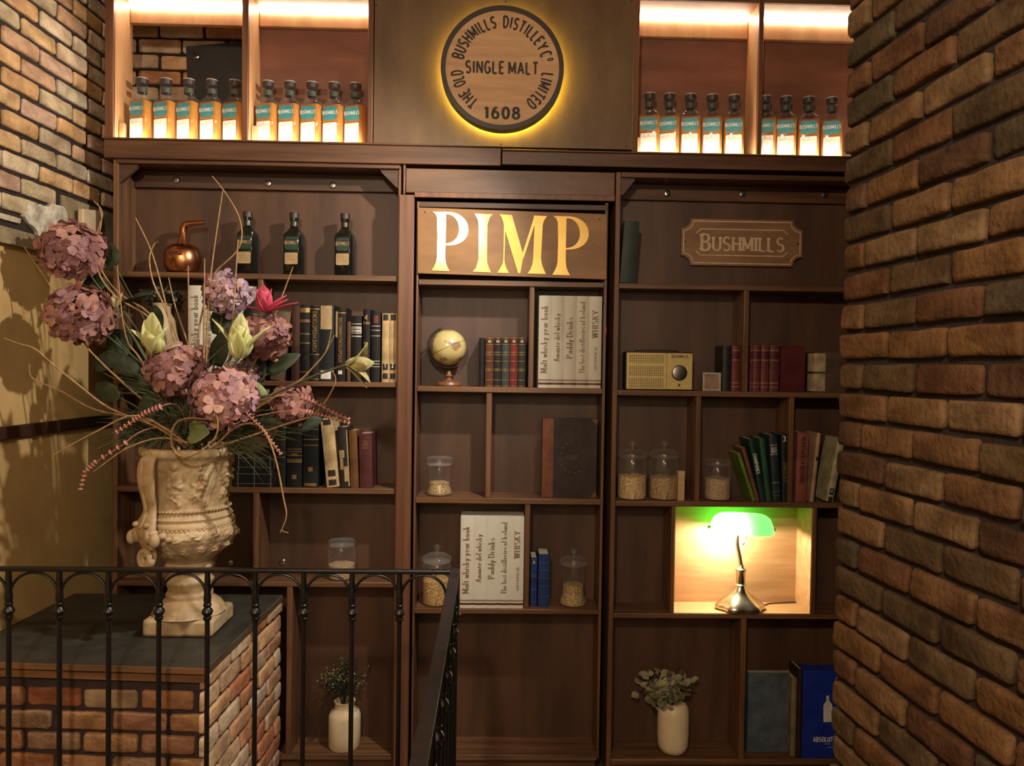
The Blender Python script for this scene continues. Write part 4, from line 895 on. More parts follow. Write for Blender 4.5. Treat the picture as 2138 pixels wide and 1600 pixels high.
mb.tube([cg+ax*rg_*.98, cg+ax*rg_*1.2], .004, 8); mb.tube([cg-ax*rg_*.98, cg-ax*rg_*1.16], .004, 8); mb.build('meridian_arm', ring_dark, gl)
eq = MB(); eq.tube([cg + bx_*(rg_*1.003*math.cos(t)) + Vector((0, 1, 0))*(rg_*1.003*math.sin(t)) for t in [2*PI*i/40 for i in range(41)]], .0008, 5); eq.build('equator_line', ink, gl)
wf = mat('globe_foot', (128, 84, 52), .4, scale=(20, 20, 20))
M = Matrix.Translation((gx, Yg, zg+.0004)); k = S(1, Yg)
MB().lathe([(26*k, 0), (27*k, 3*k), (25*k, 8*k), (12*k, 10*k), (7*k, 13*k), (5*k, 17*k), (8*k, 21*k), (5*k, 25*k), (3*k, 31*k)], M=M, seg=28).build('foot', wf, gl)

# ------------------------------------------------------------------ glass jars
jglass = glass('jar_glass', (.985, .985, .97), 1.0, .46)
def contents_mat(n, c, c2): return mat(n, c, .8, scale=(150, 150, 150), col2=c2, bump=.8, bscale=140, ramp=(.4, .6))
oats = contents_mat('oats', (232, 202, 150), (170, 136, 92)); grain = contents_mat('grain', (196, 166, 116), (130, 104, 66)); pasta = contents_mat('pasta', (214, 178, 108), (140, 106, 58)); powder = contents_mat('powder', (196, 168, 132), (160, 130, 98))
def jar(px, py0, py1, wpx, zb, Yj, lab, fill, cm, knob=True, waist=False, lump=.004, grp='glass jars on the shelves', lidh=.16):
    k = S(1, Yj); c = Vector((X(px, py1, Yj), Yj, zb+.0004)); o = thing('glass_jar', lab, 'jar', c, grp); M = Matrix.Translation(c)
    h = W(px, py0, Yj).z - zb; r = wpx*k/2; hk = h*.15 if knob else 0; hl = h-hk; hb = hl*(1-lidh)
    if waist: prof = [(r*.92, 0), (r*1.0, .006), (r*1.0, .014), (r*.82, .04), (r*.78, hb*.5), (r*.80, hb*.93), (r*.9, hb)]
    else: prof = [(r*.90, 0), (r*.97, .004), (r, .012), (r, hb*.82), (r*.97, hb*.92), (r*.88, hb)]
    MB().lathe(prof, M=M, seg=36).build('glass_body', jglass, o, smooth=.9)
    l = MB(); l.lathe([(r*.80, hb-.004), (r*.84, hb+.001), (r*1.02, hb+.003), (r*1.04, hb+(hl-hb)*.45), (r*.98, hb+(hl-hb)*.6), (r*.7, hl-.003), (r*.25, hl)], M=M, seg=36)
    if not knob: l = MB(); l.lathe([(r*.86, hb+.001), (r*.95, hb+.003), (r*.97, hl-.004), (r*.9, hl), (.002, hl)], M=M, seg=36)
    lo = l.build('lid', jglass, o, smooth=.9)
    if knob: MB().lathe([(r*.12, hl), (r*.11, hl+hk*.25), (r*.25, hl+hk*.55), (r*.25, hl+hk*.8), (r*.12, h), (.001, h)], M=M, seg=18).build('knob', jglass, lo, smooth=.9)
    # heaped contents
    hf = hb*fill; rp_ = [(q[0]*.95, q[1]) for q in prof]
    def rad(z):
        for (r0, z0), (r1, z1) in zip(prof, prof[1:]):
            if z0 <= z <= z1: return (r0+(r1-r0)*(z-z0)/(z1-z0+1e-9))*.95
        return r*.9
    s = MB(); zs = [.004, .008, .013, .02] + [hf*t for t in (.3, .45, .6, .75, .88, 1.0)]; zs = sorted(z for z in zs if z <= hf)
    secs = []; seg = 30
    for z in zs: secs.append([c + Vector((rad(z)*math.cos(2*PI*j/seg), rad(z)*math.sin(2*PI*j/seg), z + (lump*1.4*noise.noise(Vector((j*.7, zb*9, px))) if z == zs[-1] else 0))) for j in range(seg)])
    for f in (.7, .4, .12): secs.append([c + Vector((rad(hf)*f*math.cos(2*PI*j/seg), rad(hf)*f*math.sin(2*PI*j/seg), hf + lump*(1.2-f) + lump*noise.noise(Vector((j*1.3, f*9, px))))) for j in range(seg)])
    s.loft(secs); q = s.build('contents', cm, o, smooth=1.2); q['kind'] = 'stuff'; return o
Yj = Y0+.068
jar(917, 955, 1034, 54, CZ['s3'][1], Yj, 'small lidded jar with a little grain beside the menu book row', .42, grain, False, True, lidh=.2)
jar(911, 1138, 1266, 60, CZ['s4'][1], Yj, 'lidded jar of pasta behind the handrail', .58, pasta, True, False, .007)
jar(1196, 1145, 1266, 58, CZ['s4'][1], Yj, 'lidded jar of brown grain beside the blue books', .50, grain, True, True)
jar(1319, 920, 1040, 61, RZ['s3'][1], Yj, 'large lidded jar of oat flakes nearest the bookcase post', .55, oats, True, False, .007)
jar(1385, 920, 1040, 61, RZ['s3'][1], Yj, 'large lidded jar of pale grain, right of the oat flakes', .52, grain, True, False, .006)
jar(1497, 960, 1042, 55, RZ['s3'][1], Yj, 'short jar of beige powder left of the leaning books', .62, powder, False, False, .002, lidh=.14)
jar(713, 1128, 1216, 56, LZ['s4'][1], Yj, 'short jar of pale powder behind the railing', .42, powder, False, False, .002, lidh=.14)
# small tile block beside the jars
Yf = Y0+.02; o = thing('tile_block', 'small pale tile block beside the large jars', 'block', (X(1422, 1030, Yf), Yf, RZ['s3'][1]+.0004))
a, b = X(1415.5, 1030, Yf), X(1429, 1030, Yf); t = W(1422, 984, Yf).z
mb = MB(); mb.box(a, b, Yf, Yf+.03, RZ['s3'][1]+.0004, t)
for f in (.25, .5, .75): mb.box(a+.001, b-.001, Yf-.0004, Yf, RZ['s3'][1]+(t-RZ['s3'][1])*f, RZ['s3'][1]+(t-RZ['s3'][1])*f+.0012, 1)
mb.build('block', [mat('tile_cream', (196, 160, 118), .5), tan_ink], o)

# ------------------------------------------------------------------ radio
Yr = Y0+.018; zr = RZ['s2'][1]; a, b = X(1308, 770, Yr), X(1445.5, 770, Yr); t = W(1375, 737, Yr).z
ra = thing('radio', 'small vintage radio with gold front and round dial', 'radio', ((a+b)/2, Yr, zr+.0004))
gf = mat('radio_gold', (198, 178, 116), .4, .2, scale=(30, 30, 30), col2=(184, 162, 98)); rbk = mat('radio_case', (52, 36, 30), .4, scale=(20, 20, 20))
MB().box(a-.004, b+.004, Yr+.002, Yr+.075, zr+.0004, t+.004).build('case', rbk, ra, bevel=.004)
w = b-a; h = t-zr-.004
MB().box(a, b, Yr-.003, Yr+.002, zr+.004, t).build('front_plate', gf, ra, bevel=.0015)
mb = MB()
for grp_ in range(3):
    for i in range(6 if grp_ else 5):
        for j in range(16):
            x = a+w*(.04+.0332*j); zz = zr+.004+h*(.95-.33*grp_-.045*i - (.02 if not grp_ else 0))
            mb.box(x, x+w*.021, Yr-.0034, Yr-.0028, zz-h*.018, zz)
mb.build('speaker_grille', ink, ra, smooth=0)
mb = MB(); xd = a+w*.605; mb.box(xd, xd+.0012, Yr-.0036, Yr-.0028, zr+.004, t); mb.build('seam', rbk, ra)
cdx = Vector((a+w*.80, Yr-.003, zr+.004+h*.46)); M = Matrix.Translation(cdx) @ Matrix.Rotation(PI/2, 4, 'X'); rd = w*.105
d0 = MB().lathe([(rd*1.12, 0), (rd*1.12, .003), (rd, .004)], M=M, seg=36).build('tuning_dial', rbk, ra)
MB().lathe([(rd, .004), (rd*.98, .009), (rd*.9, .0095), (.0005, .0095)], M=M, seg=36).build('dial_cap', steel, d0)
MB().lathe([(.005, 0), (.0045, .004), (.0005, .004)], M=Matrix.Translation((a+w*.80, Yr-.003, zr+.004+h*.12)) @ Matrix.Rotation(PI/2, 4, 'X'), seg=16).build('volume_knob', ink, ra)
mb = MB(); xb0, xb1, zb0, zb1 = a+w*.675, a+w*.935, t-h*.16, t-h*.03
mb.box(xb0, xb1, Yr-.0042, Yr-.003, zb0, zb1, 0); text(mb, 'BUSHMILLS', flat(((xb0+xb1)/2, Yr-.0048, zb0+h*.03)), h*.075, .22, .2, .1, .85, 0, 1); mb.build('name_badge', [gf, ink], ra, smooth=0)
MB().tube([Vector((a+w*.14, Yr+.04, t+.004)), Vector((a+w*.16, Yr+.04, t+.009)), Vector((a+w*.5, Yr+.04, t+.011)), Vector((a+w*.8, Yr+.04, t+.009)), Vector((a+w*.82, Yr+.04, t+.004))], .003, 6).build('carry_handle', rbk, ra)
# small picture frame
Yf = Y0+.02; a, b = X(1467.5, 800, Yf), X(1505.5, 800, Yf); t = W(1487, 778, Yf).z; zz = zr+.0004; fw_ = S(4.5)
o = thing('picture_frame', 'tiny silver picture frame between radio and books', 'picture frame', ((a+b)/2, Yf, zz))
P_('frame', mat('frame_silver', (196, 184, 172), .35, .4, scale=(40, 40, 40)), o, (a, b, Yf, Yf+.012, zz, zz+fw_), (a, b, Yf, Yf+.012, t-fw_, t), (a, a+fw_, Yf, Yf+.012, zz+fw_, t-fw_), (b-fw_, b, Yf, Yf+.012, zz+fw_, t-fw_), bev=.001)
MB().box(a+fw_, b-fw_, Yf+.004, Yf+.010, zz+fw_, t-fw_).build('picture', mat('faded_picture', (160, 134, 112), .3, scale=(22, 22, 22), col2=(126, 100, 84)), o)

# ------------------------------------------------------------------ banker's lamp
Yl = Y0+.068; zl = RZ['s4'][1]+.0025; k = S(1, Yl); c = Vector((X(1543, 1275, Yl), Yl-.012, zl))
la = thing('bankers_lamp', 'brass bankers lamp with glowing green glass shade', 'lamp', c); M = Matrix.Translation(c)
brass = mat('brass', (226, 220, 204), .28, 1.0, scale=(12, 12, 12), col2=(200, 188, 160))
n = 48; secs = []
for r, zz, wv in ((47, 0, .05), (50, 3, .06), (50, 8, .06), (46, 13, .05), (36, 21, .03), (24, 29, .01), (14, 38, 0), (10, 46, 0), (9, 50, 0)):
    secs.append([c + Vector(((r*k*(1+wv*math.cos(6*2*PI*j/n)))*math.cos(2*PI*j/n), (r*k*(1+wv*math.cos(6*2*PI*j/n)))*math.sin(2*PI*j/n)*.74, zz*k)) for j in range(n)])
MB().loft(secs).build('base', brass, la, smooth=.8)
MB().lathe([(11*k, 50*k), (12*k, 52*k), (9.5*k, 54*k), (9.5*k, 80*k), (11.5*k, 82*k), (11.5*k, 85*k), (7*k, 88*k), (6*k, 93*k)], M=M, seg=24).build('column', brass, la, smooth=.8)
topz = 168*k
MB().tube([c+Vector((0, 0, 92*k)), c+Vector((-3*k, 0, 110*k)), c+Vector((-9*k, .0, 136*k)), c+Vector((-10*k, .0, topz))], [4.5*k, 4*k, 4*k, 4*k], 10).build('stem', brass, la)
# shade: open-bottomed half barrel, tilted a touch
gs = bpy.data.materials.new('green_shade'); gs.use_nodes = True; MATS['green_shade'] = gs
N = gs.node_tree.nodes; L = gs.node_tree.links; b_ = N['Principled BSDF']; b_.inputs['Base Color'].default_value = (.02, .42, .07, 1); b_.inputs['Roughness'].default_value = .12
nzt = N.new('ShaderNodeTexNoise'); nzt.inputs['Scale'].default_value = 6; rpt = N.new('ShaderNodeValToRGB'); rpt.color_ramp.elements[0].color = (.035, .74, .045, 1); rpt.color_ramp.elements[1].color = (.05, .80, .065, 1); L.new(nzt.outputs['Fac'], rpt.inputs[0])
tl = N.new('ShaderNodeBsdfTranslucent'); L.new(rpt.outputs[0], tl.inputs[0]); ms = N.new('ShaderNodeMixShader'); ms.inputs[0].default_value = .72
L.new(b_.outputs[0], ms.inputs[1]); L.new(tl.outputs[0], ms.inputs[2]); L.new(ms.outputs[0], N['Material Output'].inputs['Surface'])
cs = Vector((X(1548, 1112, Yl-.012), Yl-.012, W(1548, 1112, Yl-.012).z)); Ls = S(66, Yl); hs = S(42, Yl); ds = .058
Msh = Matrix.Translation(cs) @ Matrix.Rotation(.035, 4, 'Y')
sh = MB(); secs = []; m_ = 14
for i in range(17):
    t = -1 + 2*i/16; e = (max(0, 1-abs(t)**5))**.38; e = max(e, .36); xx = Ls*t
    secs.append([(xx, -ds*e*math.cos(PI*j/m_)*1.0, hs*e*math.sin(PI*j/m_)**.8) for j in range(m_+1)])
sh.loft(secs, 0, Msh, cap=True, closed=False); sho = sh.build('glass_shade', gs, la, smooth=1.2)
MB().tube([Msh @ Vector((-Ls-.012, 0, .016)), Msh @ Vector((-Ls+.004, 0, .018))], .006, 10).build('finial', brass, la)
MB().tube([Msh @ Vector((Ls+.010, 0, .016)), Msh @ Vector((Ls-.004, 0, .018))], .006, 10).build('finial', brass, la)
MB().lathe([(.012, 0), (.010, .012), (.006, .02)], M=Matrix.Translation(c+Vector((-10*k, 0, topz-.004))), seg=16).build('socket', brass, la)
bl = Vector((cs.x-.030, cs.y+.004, cs.z+.022))
MB().ball(bl, (.024, .016, .016), 16).build('bulb', glow('lamp_bulb', (1.0, .90, .74), 300), la)
MB().tube([c+Vector((-10*k, -.006, topz-.012)), c+Vector((6*k, -.012, topz-.016)), c+Vector((8*k, -.012, topz-.04)), c+Vector((2*k, -.012, topz-.05))], .0015, 6).ball(c+Vector((2*k, -.012, topz-.055)), .006, 8).build('pull_chain', steel, la)
light('lamp_bulb_light', 'POINT', (bl.x-.008, bl.y-.018, bl.z-.006), 9, (1.0, .86, .62), .016)
light('lamp_bay_fill_light', 'POINT', (bl.x-.014, bl.y+.016, bl.z-.024), 10, (1.0, .86, .62), .016)  # added second light inside the shade, brightens the wall behind the lamp
tag(MB().tube([c+Vector((48*k, .02, .004)), Vector((X(1600, 1250, YB), YB-.03, zl+.003)), Vector((X(1650, 1254, YB), YB-.012, zl+.003)), Vector((X(1688, 1252, YB), YB-.01, zl+.006))], .0025, 6).build('lamp_cord', ring_dark, loc=(X(1640, 1254, YB), YB-.02, zl)),
    'dark cord running right from the lamp base', 'cord')

# ------------------------------------------------------------------ vases and dried flowers on shelves
vase_m = mat('vase_cream', (226, 208, 172), .45, scale=(8, 8, 8), col2=(210, 190, 152)); vase_b = mat('vase_beige', (190, 168, 122), .5, scale=(8, 8, 8))
def vase(px, py0, py1, prof, zb, Yv, lab, m, name='vase'):
    k = S(1, Yv); c = Vector((X(px, py1, Yv), Yv, zb+.0004)); h = W(px, py0, Yv).z - zb
    mb = MB(); mb.lathe([(r*k, f*h) for r, f in prof] + [(prof[-1][0]*k*.85, h), (prof[-1][0]*k*.8, h*.9), (.001, h*.88)], M=Matrix.Translation(c), seg=40)
    return tag(mb.build(name, m, smooth=.9, loc=c), lab, 'vase'), c, h
def sprig(name, c, h0, spread, n, size, pal, lab, cat, mats, seed, up=1.0, round_=True, stem_n=14, flowers=None, sx=1.0, off=(0, 0, 0), ztop=9):
    rr = random.Random(seed); o = thing(name, lab, cat, c+Vector((0, 0, h0*.87))); mb = MB(); st_ = MB(); fl = MB(); top = Vector(c)+Vector((0, 0, h0))
    ends = []
    for i in range(stem_n):
        a = rr.uniform(0, 2*PI); u = rr.uniform(.15, 1)
        e = top + Vector((spread*u*math.cos(a)*sx, min(spread*.6*u*math.sin(a), YB-.02-c[1]), spread*up*(1.15-u*.5)*rr.uniform(.7, 1.1))) + Vector(off)
        m1 = (top*.6+e*.4) + Vector((0, 0, spread*.15)); st_.tube([top+Vector((rr.uniform(-.008, .008), rr.uniform(-.008, .008), -.04)), m1, e], .0011, 4); ends.append((m1, e))
    for i in range(n):
        m1, e = rr.choice(ends); t = rr.uniform(.15, 1.05); p = m1.lerp(e, t) + Vector((rr.gauss(0, size*.8), rr.gauss(0, size*.6), rr.gauss(0, size*.7))); p.y = min(max(p.y, c.y-.09), YB-.03); p.z = min(p.z, ztop-.03)
        d = Vector((rr.gauss(0, 1), rr.gauss(-.3, 1), rr.gauss(.3, .8))).normalized(); s = d.cross(Vector((rr.gauss(0, 1), rr.gauss(0, 1), rr.gauss(0, 1)))).normalized(); nn = d.cross(s)
        l = size*rr.uniform(.6, 1.2); w = l*(.36 if round_ else .14)
        mb.add([p, p+d*l*.35+s*w+nn*l*.05, p+d*l*.75+s*w*.8+nn*l*.1, p+d*l, p+d*l*.75-s*w*.8+nn*l*.1, p+d*l*.35-s*w+nn*l*.05, p+d*l*.55-nn*l*.03], [(0,1,6),(1,2,6),(2,3,6),(3,4,6),(4,5,6),(5,0,6)])
    st_.build('stems', mats[1], o, smooth=.8); mb.build('foliage', mats[0], o, smooth=1.5)
    if flowers:
        for i in range(flowers):
            m1, e = rr.choice(ends); p = m1.lerp(e, rr.uniform(.7, 1.1))+Vector((rr.gauss(0, size*.6), rr.gauss(-.006, size*.4), rr.gauss(.008, size*.5))); fl.ball(p, rr.uniform(.0025, .0045), 6)
        fl.build('blossoms', mats[2], o)
    return o
sage = mat('sage_leaf', (255, 255, 255), .7, scale=(30, 30, 30), col2=(200, 200, 200), isl=[(176, 170, 128), (150, 148, 108), (190, 180, 142), (134, 130, 98), (164, 152, 124)], transl=.15)
stem_br = mat('stem_brown', (96, 80, 56), .7, scale=(30, 30, 30)); stem_gr = mat('stem_green', (60, 72, 48), .7, scale=(30, 30, 30))
darkleaf = mat('dark_leaf', (255, 255, 255), .6, scale=(30, 30, 30), col2=(190, 190, 190), isl=[(52, 66, 46), (66, 78, 52), (42, 54, 40), (80, 84, 58), (58, 70, 56)], transl=.1)
drybud = mat('dry_bud', (255, 255, 255), .7, scale=(30, 30, 30), isl=[(176, 140, 76), (150, 116, 70), (190, 164, 104), (140, 98, 66)])
Yv = Y0+.072
v, c, h = vase(1404, 1466, 1577, [(20, 0), (27, .03), (32, .14), (33, .35), (33, .70), (32, .86), (28, .95), (24, .99), (20, 1.0)], RZ['s5'][1], Yv, 'white rounded vase of sage leaves on the bottom shelf', vase_m)
sprig('dried_leaves', c, h, S(58), 260, .040, None, 'pale sage green leaves bunched in the white vase, leaning left', 'dried flowers', [sage, stem_br], 21, .78, sx=.8, off=(-S(24), 0, -.01), stem_n=20)
v, c, h = vase(719, 1463, 1576, [(31, 0), (33, .03), (33, .30), (33, .68), (30, .76), (22, .83), (20, .87), (21, .97), (22, 1.0)], LZ['s5'][1], Yv, 'cream bottle-necked vase behind the railing bars', vase_m)
sprig('dried_flowers', c, h, S(84), 620, .019, None, 'dark green dried flowers with tiny tan buds behind the railing', 'dried flowers', [darkleaf, stem_gr, drybud], 33, .95, False, 34, 90, sx=.62)
v, c, h = vase(338, 634, 795, [(22, 0), (27, .04), (31, .3), (31, .62), (26, .78), (17, .87), (17, .95), (19, 1.0)], LZ['s2'][1], Y0+.07, 'beige vase standing behind the bouquet on the second shelf', vase_b)
sprig('shelf_plant', c, h, S(42), 150, .022, None, 'small green plant in the beige vase behind the bouquet', 'plant', [darkleaf, stem_gr, drybud], 41, .55, True, 12, 20, sx=1.15, ztop=LZ['s1'][0])

# ------------------------------------------------------------------ brick plinth
zp = W(590, 1238, 3.0).z
C_ = WZ(429, 1397, zp); D_ = WZ(592, 1240, zp); D_ = C_ + (D_-C_)*((2.975-C_.y)/(D_.y-C_.y))
A_ = WZ(0, 1384, zp); A_ = C_ + (A_-C_)*1.3; fu = (A_-C_).normalized()
B_ = Vector((-1.64, 2.975, zp))
def wallx(y): return -1.66-.0356*(3.1-y)+.006
A_ = C_ + fu*((C_.x - wallx(C_.y))/abs(fu.x)); B_ = Vector((wallx(2.975), 2.975, zp))
pl = thing('brick_plinth', 'low brick plinth with dark slate top under the flower urn', 'plinth', ((C_.x+A_.x)/2, (C_.y+2.975)/2, 0))
ru = (D_-C_); ru.z = 0; lr_ = ru.length; ru.normalize(); rn_ = Vector((ru.y, -ru.x, 0)); fl_ = (A_-C_).length; fn_ = Vector((fu.y, -fu.x, 0)); 
if fn_.y > 0: fn_ = -fn_
if rn_.x < 0: rn_ = -rn_
mb = MB(); cor = [A_, C_, D_, B_]; ins_ = Vector((sum(p.x for p in cor)/4, sum(p.y for p in cor)/4, 0))
cr = [Vector((p.x, p.y, 0)) for p in cor]; e_ = .013
ci = [cr[0]-fn_*e_, cr[1]-fn_*e_-rn_*e_, cr[2]-rn_*e_, cr[3]]
mb.loft([[p for p in ci], [p + Vector((0, 0, zp-.02)) for p in ci]], 1)
z00 = W(300, 1150+1215/3.556, C_.y).z
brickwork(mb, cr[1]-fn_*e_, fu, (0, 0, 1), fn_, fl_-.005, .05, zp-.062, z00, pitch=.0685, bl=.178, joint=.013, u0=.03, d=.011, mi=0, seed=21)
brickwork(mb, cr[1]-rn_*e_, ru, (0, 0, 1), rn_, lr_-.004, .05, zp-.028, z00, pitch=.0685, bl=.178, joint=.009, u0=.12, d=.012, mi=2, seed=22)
weld(mb.build('brick_body', [brick_dim, mortar_p, brick_lit], pl, smooth=.5))
mb = MB(); co = [cr[0]+fn_*.0, cr[1]+rn_*0, cr[2], cr[3]]
mb.loft([[p+Vector((0, 0, zp-.019)) for p in co], [p+Vector((0, 0, zp)) for p in co]]); mb.build('slate_top', slate, pl, bevel=.002)
mb = MB()
def bar(p, u, n, l, t0, t1, z0, z1, mi=0):
    q = [p+n*t0, p+u*l+n*t0, p+u*l+n*t1, p+n*t1]; mb.loft([[v+Vector((0, 0, z0)) for v in q], [v+Vector((0, 0, z1)) for v in q]], mi)
bar(cr[1], fu, fn_, fl_-.004, 0, .005, zp-.016, zp+.001); bar(cr[1], fu, fn_, fl_-.004, -.006, .003, zp-.042, zp-.021)
mb.build('front_trim', mat('plinth_trim', (132, 92, 60), .5, scale=(3, 30, 30), col2=(92, 62, 40)), pl)
mb = MB(); bar(cr[1]+ru*.02, ru, rn_, lr_-.03, 0, .004, zp-.02, zp+.001); mb.build('side_trim', mat('plinth_side_trim', (104, 84, 66), .6, scale=(30, 3, 30), col2=(70, 56, 44)), pl)

# ------------------------------------------------------------------ urn
stone = mat('urn_stone', (206, 184, 148), .5, scale=(9, 9, 9), col2=(152, 124, 88), bump=.12, bscale=60, spec=.35)
UC = Vector((-1.052, 2.60, zp+.0004)); YU = 2.60
ur = thing('flower_urn', 'large cream stone urn with carved relief and scroll handle', 'urn', UC)
k = S(1, YU); hbse = .060; MU = Matrix.Translation(UC)
def zu(py): return W(404, py, YU).z - UC.z
MB().box(UC.x-.118, UC.x+.118, UC.y-.105, UC.y+.105, UC.z, UC.z+hbse).build('square_base', stone, ur, bevel=.012)
prof = [(1288, 70), (1280, 72), (1272, 69), (1262, 64), (1254, 56), (1247, 48), (1243, 45), (1236, 46), (1230, 42), (1222, 42), (1216, 43), (1208, 46), (1202, 42), (1196, 38), (1190, 40), (1184, 46), (1178, 48), (1173, 45),
        (1168, 48), (1160, 56), (1150, 68), (1140, 78), (1130, 86), (1118, 93), (1108, 95), (1098, 93), (1092, 90), (1088, 94), (1082, 93), (1078, 87), (1072, 90), (1066, 85), (1062, 80), (1056, 82), (1050, 79),
        (1040, 78), (1025, 78), (1010, 79), (995, 80), (980, 82), (965, 85), (955, 89), (949, 95), (946, 101), (938, 103), (932, 101), (930, 94)]
seg = 200; secs = []
fine = []
prof = [(y, r*(.93 if y < 1170 else 1)) for y, r in prof]
for (y0, r0), (y1, r1) in zip(prof, prof[1:]):
    m = max(1, round((y0-y1)/2.2)) if 950 < y0 < 1170 else (2 if y0-y1 > 5 else 1)
    for i in range(m): fine.append((y0+(y1-y0)*i/m, r0+(r1-r0)*i/m))
fine.append(prof[-1])
FIG = []
for th in (-1.55, -.95, -.2, .55, 1.3, 2.1, 2.9, 3.6):            # small figures standing in relief round the drum
    FIG += [(th, 968, .07, 6, 7), (th-.02, 986, .11, 9, 8), (th+.03, 1006, .14, 11, 9), (th-.06, 1026, .15, 10, 8), (th+.16, 990, .05, 11, 5), (th-.17, 996, .05, 12, 5), (th+.1, 1040, .08, 7, 6)]
ROS = [(th+R.uniform(-.05, .05), 1112+9*math.sin(th*2)+R.uniform(-3, 3), .17) for th in [-1.9+.42*i for i in range(15)]] + [(th, 1139+R.uniform(-5, 5), .12) for th in [-1.7+.38*i for i in range(16)]]
def wrap(a): return (a+PI) % (2*PI) - PI
def relief(y, th):
    d = 0
    for (a, yy, sa, sy, am) in FIG:
        da = wrap(th-a)
        if abs(da) < .5 and abs(y-yy) < 30: d += 1.45*am*math.exp(-(da/sa)**2-((y-yy)/sy)**2)*(.75+.7*noise.noise(Vector((th*14, y*.16, a))))
    for (a, yy, s) in ROS:
        q = math.hypot(wrap(th-a)/s, (y-yy)/(s*80))
        if q < 1.6: d += 9*math.exp(-q*q*1.3)*(.72+.28*math.cos(q*7+3*math.atan2(y-yy, wrap(th-a)*80)))
    if 955 < y < 1050:                      # acanthus figures round the drum
        a = th*3 + 1.1; s = abs(math.cos(a))**1.2; env = min(1, (1050-y)/10, (y-955)/14)
        f = noise.fractal(Vector((math.cos(th)*5, math.sin(th)*5, y*.052)), .8, 2, 4); d += env*(.6 + 1.6*f)
    if 1088 < y < 1166:                     # rose garland on the bowl
        env = min(1, (1166-y)/18, (y-1088)/8); f = noise.fractal(Vector((math.cos(th)*7, math.sin(th)*7, y*.075)), .7, 2, 4)
        d += env*(.6+2.6*abs(f)) 
    if 1250 < y < 1284: d += 2.5*abs(math.sin(th*6))*min(1, (1284-y)/8, (y-1250)/8)
    if 1204 < y < 1226: d += 2.2*max(0, math.sin(th*8))
    if 930 < y < 950: d += 1.0*math.sin(th*28)
    return d
for y, r in fine:
    secs.append([UC + Vector(((r+relief(y, 2*PI*j/seg))*k*math.cos(2*PI*j/seg), (r+relief(y, 2*PI*j/seg))*k*math.sin(2*PI*j/seg), max(zu(y), hbse))) for j in range(seg)])
z_r = zu(930)
for r, dz in ((86, 0), (80, -.01), (70, -.06), (2, -.065)): secs.append([UC + Vector((r*k*math.cos(2*PI*j/seg), r*k*math.sin(2*PI*j/seg), z_r+dz)) for j in range(seg)])
bd = MB().loft(secs); 
for j in range(64):
    th = 2*PI*j/64; bd.ball(UC + Vector((78.5*k*math.cos(th), 78.5*k*math.sin(th), zu(1056))), 3.1*k, 6)
    bd.ball(UC + Vector((86*k*math.cos(th), 86*k*math.sin(th), zu(1092))), (3*k, 3*k, 3.6*k), 6)
bd.build('body', stone, ur, smooth=1.0)
def handle(th0):
    u = Vector((math.cos(th0), math.sin(th0), 0)); t = Vector((-u.y, u.x, 0)); mb = MB()
    pts = [(88, 942), (99, 950), (103, 968), (103, 992), (99, 1016), (94, 1038), (92, 1054), (98, 1070), (106, 1086), (104, 1102), (97, 1118), (91, 1134), (93, 1150), (100, 1152)]
    hw = [18, 22, 24, 24, 21, 18, 17, 24, 33, 27, 18, 19, 20, 14]; th = [7, 9, 10, 10, 9, 8, 8, 10, 12, 11, 9, 8, 7, 5]
    secs = []
    for i, (r, y) in enumerate(pts):
        p = UC + u*(r*k) + Vector((0, 0, zu(y))); a, b = pts[max(i-1, 0)], pts[min(i+1, len(pts)-1)]
        d = (u*(b[0]-a[0])*k + Vector((0, 0, zu(b[1])-zu(a[1])))).normalized(); nn_ = d.cross(t).normalized()
        secs.append([p + t*(hw[i]*k*math.cos(2*PI*j/14)) + nn_*(th[i]*k*math.sin(2*PI*j/14)) for j in range(14)])
    mb.loft(secs)
    sp_ = []
    for q in range(28):
        a = 2*PI*q/14; r_ = (19 - .52*q)*k; sp_.append(UC + u*(110*k) + t*(10*k + r_*math.cos(a)) + Vector((0, 0, zu(1140) - r_*math.sin(a))))
    mb.tube(sp_, [(8.5-.16*q)*k for q in range(28)], 8)
    mb.tube([UC + u*((r+9)*k) + Vector((0, 0, zu(y))) for r, y in pts[1:9]], [5*k]*8, 8)
    for q in range(5): mb.ball(UC + u*(108*k) + t*((-34+17*q)*k) + Vector((0, 0, zu(1092+6*abs(q-2)))), (11*k, 11*k, 15*k), 10)
    for r, y, dt, s in ((104, 1092, 24, 11), (104, 1092, -24, 11), (100, 1122, 16, 8), (98, 1146, -9, 9), (112, 1076, 15, 8), (112, 1076, -15, 8), (92, 1098, 36, 10), (88, 1104, 48, 8)):
        mb.ball(UC + u*(r*k) + t*(dt*k) + Vector((0, 0, zu(y))), (s*k, s*k, s*k*.8), 10)
    o = mb.build('handle', stone, ur, smooth=1.3); s_ = o.modifiers.new('sub', 'SUBSURF'); s_.levels = 1; s_.render_levels = 1
handle(math.radians(-119)); handle(math.radians(82))

